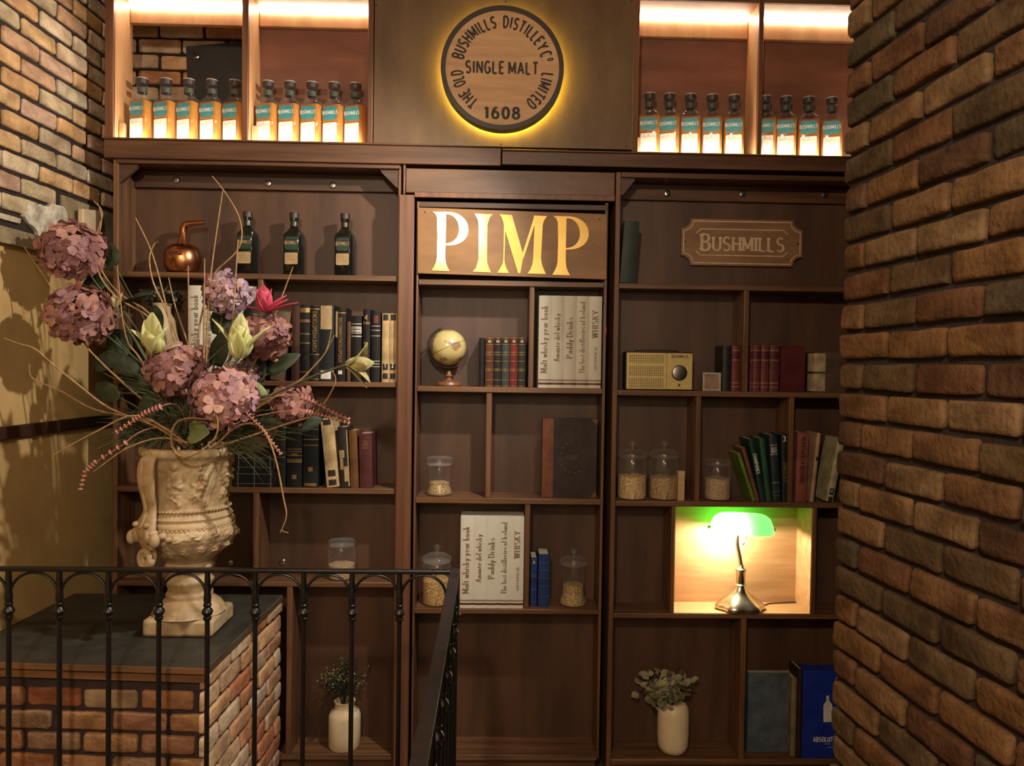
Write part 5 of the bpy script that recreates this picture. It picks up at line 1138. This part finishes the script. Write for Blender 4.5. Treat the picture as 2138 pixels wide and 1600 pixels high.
# ------------------------------------------------------------------ iron railings
YR = 2.13; zt_ = W(480, 1187, YR).z; zb_ = W(480, 1195.5, YR).z; xe = X(950, 1191, YR); HB = .0075
def baluster(parent, x, y, z1):
    mb = MB(); r = HB
    M = Matrix.Translation((x, y, 0)); mb.lathe([(r*.95, 0), (r*.95, z1-.128)], M=M, seg=10)
    mb.lathe([(r*.95, z1-.14), (r*1.5, z1-.137), (r*1.6, z1-.130), (r*1.1, z1-.127), (r*1.8, z1-.121), (r*2.15, z1-.114), (r*1.8, z1-.107), (r*1.1, z1-.101), (r*1.5, z1-.097), (r*1.5, z1-.092), (r*1.15, z1-.089)], M=M, seg=14)
    mb.lathe([(r*1.25, z1-.09), (r*1.5, z1-.075), (r*1.15, z1-.05), (r*1.05, z1+.001)], M=M, seg=10)
    return mb.build('baluster', black, parent, smooth=.7)
fr_ = thing('iron_railing', 'black wrought iron railing of bars and arches in front of plinth', 'railing', (-.8, YR, 0))
MB().box(-1.70, xe-.008, YR-.011, YR+.011, zb_, zt_).build('top_rail', black, fr_, bevel=.003)
pos = [X(px, 1260, YR) for px in (-85, 18, 124, 227, 332, 433, 533, 634, 735, 834, 935)]
for i, x in enumerate(pos[:-1]): baluster(fr_, x, YR, zb_)
for i, (a, b) in enumerate(zip(pos, pos[1:])):
    r = (b-a)/2-.004; cx_ = (a+b)/2; hh = .074
    MB().tube([Vector((cx_ + r*math.cos(t), YR, zb_-hh + (hh-.004)*math.sin(t)**.9)) for t in [PI*j/16 for j in range(17)]], .0042, 8).build('arch', black, fr_)
MB().box(-1.70, xe-.008, YR-.008, YR+.008, .08, .095).build('bottom_rail', black, fr_)
sr_ = thing('iron_railing', 'black iron railing with flat handrail running towards the camera', 'railing', (xe, 1.4, 0))
xr = xe + .004
x0r, x1r = X(940, 1191, YR), X(958, 1191, YR)
MB().box(x0r, x1r+.003, .55, YR+.014, zb_-.002, zt_+.001).build('handrail', mat('handrail_iron', (58, 50, 50), .45, .4, scale=(16, 16, 16), col2=(40, 34, 34), bump=.06), sr_, bevel=.003)
pz = [YR - .003 - .142*i for i in range(12)]; xm_ = x1r - .008
for y in pz: baluster(sr_, xm_, y, zb_-.002)
for a, b in zip(pz, pz[1:]):
    r = (a-b)/2-.004; cy_ = (a+b)/2; hh = .074
    MB().tube([Vector((xm_, cy_ + r*math.cos(t), zb_-hh-.002 + (hh-.004)*math.sin(t)**.9)) for t in [PI*j/16 for j in range(17)]], .0042, 8).build('arch', black, sr_)
MB().box(xm_-.008, xm_+.008, .55, YR, .08, .095).build('bottom_rail', black, sr_)
# switch box on the left wall
lwp = lambda px, py, t: (lambda Y: W(px, py, Y))(1.7704/((1030-px)/1544 + .0356))
p = lwp(180, 470, 0); o = thing('junction_box', 'pale box on the left wall beside the broken plaster', 'box', p)
q = [lwp(162, 436, 0), lwp(199, 440, 0), lwp(199, 500, 0), lwp(162, 498, 0)]
mb = MB(); mb.loft([[v for v in q], [v+LN*.022 for v in q]]); mb.build('cover', mat('box_beige', (206, 180, 146), .5, scale=(10, 10, 10)), o, bevel=.003)

# ------------------------------------------------------------------ the bouquet in the urn
MOUTH = UC + Vector((0, 0, zu(930) - .02))
hyd = mat('hydrangea_petal', (255, 255, 255), .75, scale=(40, 40, 40), col2=(205, 195, 200),
          isl=[(172, 122, 108), (160, 112, 106), (182, 132, 114), (156, 116, 122), (168, 126, 126), (188, 142, 124), (142, 100, 98), (174, 122, 106)], transl=.12)
hydp = mat('hydrangea_lilac', (255, 255, 255), .75, scale=(40, 40, 40), col2=(205, 198, 210),
           isl=[(176, 148, 166), (190, 164, 174), (178, 136, 140), (154, 134, 160), (194, 156, 150), (164, 132, 146), (180, 138, 126), (202, 178, 180)], transl=.12)
hydk = mat('hydrangea_pink', (255, 255, 255), .75, scale=(40, 40, 40), col2=(210, 200, 205),
           isl=[(202, 152, 138), (194, 150, 150), (186, 148, 162), (206, 162, 144), (190, 138, 126), (180, 138, 142), (208, 168, 154), (172, 126, 122)], transl=.12)
leafm = mat('leaf_green', (54, 64, 38), .6, scale=(14, 14, 14), col2=(32, 40, 24), transl=.12)
leafl = mat('leaf_pale', (128, 138, 84), .55, scale=(14, 14, 14), col2=(98, 110, 62), transl=.15)
twig = mat('twig_tan', (172, 138, 94), .6, scale=(60, 60, 60), col2=(134, 102, 66)); stemm = mat('stem_green2', (84, 92, 58), .6, scale=(40, 40, 40))
lot_y = mat('lotus_yellow', (220, 212, 160), .5, scale=(12, 12, 12), col2=(194, 198, 126), transl=.2); lot_c = mat('lotus_center', (206, 142, 66), .6, scale=(60, 60, 60))
lot_p = mat('lotus_pink', (206, 84, 110), .5, scale=(10, 10, 10), col2=(182, 60, 92), transl=.2); lot_w = mat('lotus_bud', (188, 186, 128), .5, scale=(12, 12, 12), col2=(168, 150, 104), transl=.15)
bead = mat('bead_rose', (196, 140, 120), .6, scale=(60, 60, 60), col2=(160, 104, 92)); needle = mat('needle_green', (104, 108, 78), .6, scale=(40, 40, 40), col2=(66, 74, 52))
def curve(p0, p1, p2, p3, n=14): return [((1-t)**3)*p0 + 3*t*(1-t)**2*p1 + 3*t*t*(1-t)*p2 + t**3*p3 for t in [i/n for i in range(n+1)]]
def stem_to(mb, head, r=.0022, jit=.02):
    a = MOUTH + Vector((R.uniform(-.05, .05), R.uniform(-.05, .05), -.02)); d = head - a
    mb.tube(curve(a, a+Vector((d.x*.15, d.y*.15, d.length*.35)), a + d*.6 + Vector((0, 0, d.length*.08)), head), [r]*15, 6)
def hydrangea(px, py, Y, rpx, m, lab, seed, n=110, sz=1.0):
    rr = random.Random(seed); c = W(px, py, Y); r = S(rpx, Y)
    o = thing('hydrangea', lab, 'flower', MOUTH, 'hydrangeas in the urn'); mb = MB()
    for i in range(n):
        th = math.acos(1-2*(i+.5)/n); ph = i*2.39996 + rr.uniform(-.2, .2)
        d = Vector((math.sin(th)*math.cos(ph), math.sin(th)*math.sin(ph), math.cos(th)*.9)); d.normalize()
        q = c + Vector((d.x*r, d.y*r, d.z*r*.93))*rr.uniform(.80, .97)
        nn_ = (d + Vector((rr.gauss(0, .25), rr.gauss(0, .25), rr.gauss(0, .25)))).normalized(); t = nn_.cross(Vector((rr.gauss(0, 1), rr.gauss(0, 1), rr.gauss(0, 1)))).normalized(); b = nn_.cross(t)
        l = r*rr.uniform(.27, .38)*sz; vs = [q]; fs = []; a0 = rr.uniform(0, PI/2)
        for k_ in range(4):
            a = a0 + k_*PI/2; u = t*math.cos(a)+b*math.sin(a); v = b*math.cos(a)-t*math.sin(a); cup = rr.uniform(-.1, .35); i0 = len(vs)
            vs += [q+u*l*.4-v*l*.38+nn_*l*cup*.25, q+u*l*.85-v*l*.42+nn_*l*cup*.7, q+u*l*1.05+nn_*l*cup, q+u*l*.85+v*l*.42+nn_*l*cup*.7, q+u*l*.4+v*l*.38+nn_*l*cup*.25, q+u*l*.6+nn_*l*(cup*.35+.06)]
            fs += [(0, i0, i0+5), (i0, i0+1, i0+5), (i0+1, i0+2, i0+5), (i0+2, i0+3, i0+5), (i0+3, i0+4, i0+5), (i0+4, 0, i0+5)]
        mb.add(vs, fs)
    mb.ball(c, r*.72, 14)
    mb.build('flower_head', m, o, smooth=1.0); s = MB(); stem_to(s, c); s.build('stem', stemm, o); return o
H = hydrangea
H(152, 524, 2.62, 62, hyd, 'dusty mauve hydrangea highest on the left, against the wall ledge', 1)
H(168, 657, 2.56, 64, hyd, 'dusty mauve hydrangea below the highest one, against yellow plaster', 2)
H(472, 614, 2.64, 47, hydp, 'lilac hydrangea below the dark bottles, topmost in the middle', 3)
H(552, 702, 2.60, 50, hyd, 'mauve hydrangea directly below the pink lotus', 4)
H(367, 775, 2.50, 57, hyd, 'mauve hydrangea under the yellow lotus on the left', 5)
H(470, 832, 2.46, 66, hydk, 'large pink lilac hydrangea lowest at the front centre', 6, 120)
H(515, 778, 2.62, 27, hydp, 'small bluish hydrangea tucked behind the front centre one', 7, 60, 1.25)
H(610, 845, 2.58, 44, hyd, 'muted mauve hydrangea low on the right by the spiral beads', 8, 80, 1.15)
H(425, 745, 2.70, 24, hyd, 'small shaded mauve hydrangea deep in the bouquet', 9, 50, 1.2)
def petal(mb, base, d, up_, l, w, curl, mi=0, n=6):
    """a pointed petal from base along d, bowed towards up_"""
    d = d.normalized(); s = d.cross(up_).normalized(); u = s.cross(d); vs = []
    for i in range(n+1):
        t = i/n; ww = w*math.sin(PI*min(.98, .12+t*.86))**.8; p = base + d*l*t + u*l*curl*t*t
        vs += [p - s*ww + u*ww*.35, p - u*ww*.1, p + s*ww + u*ww*.35]
    mb.add(vs, [(3*i+j, 3*i+j+1, 3*i+j+4, 3*i+j+3) for i in range(n) for j in (0, 1)], mi)
def lotus(px, py, Y, size, mats, lab, axis, specs, seed, stemlen=True, stem_pts=None):
    rr = random.Random(seed); c = W(px, py, Y); k = S(1, Y); o = thing('lotus_flower', lab, 'flower', MOUTH, 'lotus flowers in the urn'); mb = MB(); ax = Vector(axis).normalized()
    t = ax.cross(Vector((0, 1, .1))).normalized(); b = ax.cross(t)
    for (ang, open_, l, w, curl) in specs:
        a = math.radians(ang); side = t*math.cos(a)+b*math.sin(a); d = ax*math.cos(open_) + side*math.sin(open_)
        petal(mb, c, d, ax*math.sin(open_)-side*math.cos(open_) if open_ > .15 else -side, l*k, w*k, curl)
    mb.build('petals', mats[0], o, smooth=1.2).modifiers.new('solid', 'SOLIDIFY').thickness = .0012
    cc = MB()
    for i in range(14): a = i*2.4; q = c + ax*12*k + (t*math.cos(a)+b*math.sin(a))*3.2*k*math.sqrt(i/3); cc.tube([c+ax*4*k, q, q+ax*6*k], .001, 4); cc.ball(q+ax*6*k, .0022, 6)
    cc.build('stamens', mats[1], o)
    s = MB()
    if stem_pts: s.tube(stem_pts+[c], .0038, 8)
    else: stem_to(s, c, .003)
    s.build('stem', stemm, o); return o
op = [(a, .62, 46, 15, .12) for a in (10, 82, 150, 222, 290)] + [(a, .28, 40, 13, .1) for a in (45, 120, 190, 260, 330)]
lotus(325, 738, 2.46, 50, (lot_y, lot_c), 'pale yellow lotus on the left, open towards the room', (-.05, -.35, 1), [(0, .55, 66, 12, -.1), (180, .5, 66, 20, -.05), (90, .5, 48, 24, .1), (270, .25, 84, 21, 0), (315, .4, 70, 18, .1), (225, .4, 66, 20, .1), (170, 1.35, 62, 14, .1), (60, .35, 52, 22, .1)], 11)
lotus(500, 748, 2.44, 60, (lot_y, lot_c), 'pale yellow lotus beside the mauve hydrangea, petals half closed', (.05, -.1, 1), [(0, .52, 96, 11, -.12), (180, .62, 92, 15, -.1), (90, .12, 70, 27, -.05), (40, .18, 66, 25, -.05), (140, .18, 66, 25, -.05), (270, .06, 92, 22, 0), (220, .2, 80, 22, 0), (320, .2, 76, 22, 0)], 12)
lotus(556, 652, 2.54, 60, (lot_p, lot_c), 'bright pink lotus, the only pink bloom', (-.12, -.2, 1), [(90, .25, 48, 17, 0), (45, .3, 46, 16, 0), (135, .35, 46, 17, 0), (340, .25, 50, 17, 0), (270, .2, 56, 18, 0), (210, .4, 50, 17, 0), (180, .95, 56, 14, -.05), (170, 1.38, 74, 12, .0), (190, 1.15, 52, 13, 0), (0, 1.2, 48, 10, 0)], 13)
def wp(pts, Y0_, Y1_): n = len(pts)-1; return [W(x, y, Y0_+(Y1_-Y0_)*i/n) for i, (x, y) in enumerate(pts)]
lotus(722, 762, 2.42, 60, (lot_w, mat('stamen_magenta', (176, 40, 120), .5)), 'closed lotus bud on a long stem reaching right over the books', (1, -.2, .05), [(0, .42, 64, 17, -.3), (180, .42, 62, 17, -.25), (90, .3, 60, 16, -.1), (270, .3, 58, 16, -.1), (175, .85, 66, 8, .0)], 14,
      stem_pts=wp([(428, 925), (470, 890), (530, 845), (600, 810), (660, 783), (722, 762)], 2.56, 2.42))
lotus(243, 645, 2.60, 34, (lot_w, lot_p), 'small cream and pink bud right of the left hydrangeas', (-.3, -.2, 1), [(0, .5, 30, 8, .1), (90, .4, 28, 8, .1), (180, .9, 36, 7, .2), (270, .4, 30, 8, .1), (330, 1.3, 40, 6, 0)], 15)
def leaf(px, py, Y, l, w, d, upv, lab, m=leafm):
    c = W(px, py, Y); k = S(1, Y); o = thing('leaf_stem', lab, 'leaf', MOUTH, 'broad leaves in the urn'); mb = MB(); petal(mb, c, Vector(d), Vector(upv), l*k, w*k, -.18, 0, 10)
    mb.build('leaf', m, o, smooth=1.2).modifiers.new('solid', 'SOLIDIFY').thickness = .001
    s = MB(); stem_to(s, c, .002); s.build('stem', stemm, o)
leaf(250, 640, 2.66, 80, 22, (.85, -.25, .45), (0, -.4, 1), 'broad green leaf in front of the beige vase')
leaf(222, 590, 2.68, 60, 22, (-.55, 0, -.15), (0, -1, .3), 'dark green leaf below the highest hydrangea')
leaf(240, 555, 2.70, 50, 18, (-.3, 0, .9), (0, -1, 0), 'dark green leaf rising beside the highest hydrangea')
leaf(236, 700, 2.64, 62, 16, (.15, 0, -1), (0, -1, .1), 'dark drooping leaf between hydrangeas and yellow lotus')
leaf(200, 770, 2.62, 70, 20, (.8, 0, .5), (0, -1, .3), 'dark leaf low on the left over the plaster')
leaf(300, 880, 2.55, 80, 22, (.4, 0, .9), (0, -1, 0), 'dark leaf behind the left spiral beads')
leaf(395, 905, 2.44, 46, 26, (.75, -.3, .1), (0, -1, .4), 'olive leaf hanging over the urn rim', leafl)
leaf(505, 800, 2.52, 58, 14, (.85, -.1, -.32), (0, -1, .5), 'pale green leaf below the bluish hydrangea', leafl)
leaf(540, 880, 2.56, 90, 26, (.75, 0, .2), (0, -1, .4), 'dark leaf under the low right hydrangea')
leaf(455, 700, 2.68, 80, 24, (.3, 0, .9), (0, -1, 0), 'shaded leaf deep between the two lilac heads')
leaf(300, 820, 2.66, 90, 30, (-.4, 0, .8), (0, -1, 0), 'shaded leaf deep behind the front left hydrangea')
leaf(420, 880, 2.64, 90, 30, (.1, 0, .9), (0, -1, 0), 'shaded leaf behind the front centre hydrangea')
leaf(540, 800, 2.66, 80, 26, (-.2, 0, .9), (0, -1, 0), 'shaded leaf behind the small bluish hydrangea')
for i, (px, py, Y, dx, dz, where) in enumerate(((520, 690, 2.70, .3, .9, 'left of the right mauve head'), (270, 735, 2.66, -.6, .7, 'left of the yellow lotus stem'),
        (455, 765, 2.64, .2, .9, 'over the front centre head'), (560, 780, 2.66, .7, .5, 'right of the bluish head'), (330, 700, 2.70, -.3, .9, 'right of the beige vase'), (290, 780, 2.62, -.7, .5, 'left of the front left head'),
        (500, 870, 2.60, .5, .5, 'right of the front centre head'), (250, 830, 2.60, -.8, .3, 'over the dado on the left'), (350, 860, 2.56, -.3, .8, 'under the front left head'), (600, 890, 2.60, .9, .2, 'under the spiral beads on the right'))):
    leaf(px, py, Y, R.uniform(62, 84), R.uniform(16, 23), (dx, R.uniform(-.3, .3), dz), (R.uniform(-.3, .3), -1, .2), 'dark shaded leaf ' + where)
TW = [
 ([(405,935),(413,800),(415,700),(425,640),(445,575),(490,530),(505,495),(498,450),(470,402),(443,368)], 2.62, 2.58, 'longest tan twig, arching over the dark bottles'),
 ([(428,930),(430,800),(432,700),(440,580),(450,500),(465,398)], 2.60, 2.56, 'straight tan twig right of the copper still'),
 ([(400,935),(396,800),(362,705),(345,630),(318,530),(283,455)], 2.56, 2.50, 'straight tan twig crossing left of the copper still'),
 ([(392,935),(385,760),(345,645),(320,590),(312,540),(322,510),(330,505)], 2.60, 2.58, 'tan twig with a small hooked tip by the still'),
 ([(388,935),(330,865),(190,735),(120,620),(50,515)], 2.60, 2.56, 'long tan twig passing behind the left hydrangeas'),
 ([(380,930),(350,720),(310,662),(240,618),(203,562),(200,500),(214,446),(196,420)], 2.64, 2.60, 'tan twig curling up past the pale wall box'),
 ([(384,930),(352,725),(312,655),(248,612),(208,556),(206,505),(212,455),(204,425)], 2.66, 2.63, 'second tan twig curling beside the pale wall box'),
 ([(398,935),(395,750),(393,555)], 2.54, 2.52, 'upright tan twig in front of the white spine block'),
 ([(425,935),(426,700),(427,540)], 2.57, 2.56, 'upright tan twig right of the copper still, shorter'),
 ([(445,925),(480,840),(540,742),(580,642),(612,557)], 2.58, 2.56, 'slanting tan twig rising past the middle dark bottle'),
 ([(440,930),(470,800),(484,700),(492,580),(497,500)], 2.60, 2.57, 'tan twig rising to the leftmost dark bottle'),
 ([(440,925),(510,870),(560,838),(620,800),(650,772),(680,735),(692,690)], 2.50, 2.46, 'forked tan twig sweeping right over the black books'),
 ([(438,928),(515,866),(570,826),(625,795),(655,765),(678,738),(698,700)], 2.52, 2.48, 'thin tan twig alongside the forked one'),
 ([(388,935),(330,893),(230,853),(165,805),(112,762),(72,728),(40,718),(8,706)], 2.48, 2.40, 'long tan twig waving far left over the plaster'),
 ([(390,935),(320,882),(200,856),(130,818),(68,790),(62,760)], 2.54, 2.50, 'thin brown twig lower left over the plaster'),
 ([(395,930),(290,868),(200,902),(112,950)], 2.46, 2.40, 'tan twig drooping to the far left below the rail'),
 ([(392,925),(332,915),(262,938),(196,985)], 2.44, 2.40, 'tan twig drooping left beside the rose spiral'),
 ([(455,925),(500,888),(545,892),(573,950),(592,1040),(598,1078),(585,1113)], 2.44, 2.38, 'drooping pale twig with forked tip right of the urn'),
 ([(360,935),(358,905),(372,880),(400,873),(432,876)], 2.40, 2.38, 'curled tan twig looping over the urn rim'),
 ([(362,935),(372,950),(400,952),(440,925),(455,895),(448,850),(430,820)], 2.39, 2.37, 'tan twig looping below the front hydrangea'),
 ([(450,935),(600,885),(660,862),(700,800),(690,770)], 2.50, 2.46, 'thin dark twig low on the right'),
 ([(400,930),(300,760),(262,700),(245,560)], 2.60, 2.58, 'thin tan twig behind the yellow lotus'),
 ([(410,930),(402,760),(366,640),(352,580)], 2.64, 2.62, 'thin tan twig against the beige vase'),
]
for pts, ya, yb, lab in TW:
    P3 = wp(pts, ya, yb)
    sm = []                                  # Catmull-Rom through the traced points
    for i in range(len(P3)-1):
        p0, p1, p2, p3 = P3[max(i-1, 0)], P3[i], P3[i+1], P3[min(i+2, len(P3)-1)]
        for t in (0, .25, .5, .75): sm.append(.5*((2*p1)+(p2-p0)*t+(2*p0-5*p1+4*p2-p3)*t*t+(3*p1-p0-3*p2+p3)*t**3))
    sm.append(P3[-1]); n = len(sm)
    mb = MB(); mb.tube(sm, [.0042*(1-.62*i/n) for i in range(n)], 6)
    if 'forked tip' in lab: mb.tube([sm[-2], sm[-1]+Vector((.012, 0, .004)), sm[-1]+Vector((.026, 0, .0))], .0016, 5)
    tag(mb.build('twig', twig, loc=sm[0]), lab, 'twig', 'dried twigs in the urn')
BD = [([(335,850),(305,862),(280,878),(245,902)], 2.42, 'rose beaded spiral on the left under the yellow lotus', 7.5),
      ([(262,925),(200,965),(178,985),(168,1022)], 2.42, 'rose beaded spiral hanging far left against plaster', 6.5),
      ([(520,868),(545,893),(565,920),(586,948)], 2.42, 'rose beaded spiral drooping right of the urn rim', 6.5),
      ([(630,830),(660,842),(695,862),(728,876)], 2.46, 'upper rose beaded spiral pointing right over the cream book', 7),
      ([(640,860),(665,866),(695,873),(728,884)], 2.46, 'lower rose beaded spiral pointing right over the cream book', 6)]
for pts, Y, lab, rb_ in BD:
    P3 = wp(pts, Y, Y); o = thing('beaded_spiral', lab, 'dried flower', P3[0], 'beaded spirals in the urn'); mb = MB(); k = S(1, Y); n = 13
    for i in range(n):
        t = i/(n-1)*(len(P3)-1); j = min(int(t), len(P3)-2); p = P3[j].lerp(P3[j+1], t-j); d = (P3[j+1]-P3[j]).normalized()
        s = d.cross(Vector((0, 1, 0))).normalized(); r = rb_*k*(1-.25*i/n)
        q = s*.85*r; mb.loft([[p - d*1.9*k + (s*math.cos(a)+Vector((0, 1, 0))*math.sin(a))*r*.72 for a in [2*PI*m/10 for m in range(10)]], [p - d*.6*k + (s*math.cos(a)+Vector((0, 1, 0))*math.sin(a))*r for a in [2*PI*m/10 for m in range(10)]],
                              [p + d*1.9*k + (s*math.cos(a)+Vector((0, 1, 0))*math.sin(a))*r*.72 for a in [2*PI*m/10 for m in range(10)]]])
    mb.build('beads', bead, o, smooth=1.0)
    s = MB(); a = MOUTH + Vector((R.uniform(-.03, .03), -.03, .0)); s.tube(curve(a, a+Vector((0, 0, .08)), P3[0]+(P3[0]-P3[-1])*.6, P3[0])+P3[1:], .0018, 6); s.build('stem', bead, o)
# spiky tufts at the rim
gr = MB(); rr = random.Random(8)
for cx_, cy_, n_, sp in ((300, 905, 60, 70), (505, 905, 55, 60), (400, 900, 50, 90), (250, 880, 34, 50), (575, 900, 44, 64), (262, 915, 50, 60), (545, 940, 40, 46), (340, 850, 50, 80), (450, 880, 50, 80), (390, 830, 60, 110), (330, 770, 40, 90), (520, 850, 40, 90)):
    base = MOUTH.lerp(W(cx_, cy_, 2.55), .55)
    for i in range(n_):
        e = W(cx_ + rr.gauss(0, sp*.55), cy_ + rr.gauss(8, sp*.42), 2.48 + rr.gauss(0, .05)); m1 = base.lerp(e, .6)+Vector((0, 0, .03))
        pts = curve(base + Vector((rr.gauss(0, .015), rr.gauss(0, .015), 0)), base.lerp(m1, .6)+Vector((0, 0, .02)), m1, e, 5)
        s = (e-base).cross(Vector((0, 1, 0))).normalized()*.0034; vs = []
        for j, p in enumerate(pts): w_ = (1-j/5.5); vs += [p-s*w_, p+s*w_]
        gr.add(vs, [(2*j, 2*j+1, 2*j+3, 2*j+2) for j in range(5)])
g_ = gr.build('spiky_grass', needle, smooth=0, loc=MOUTH); tag(g_, 'spiky dark green grass filling the bouquet above the urn rim', 'grass'); g_['kind'] = 'stuff'
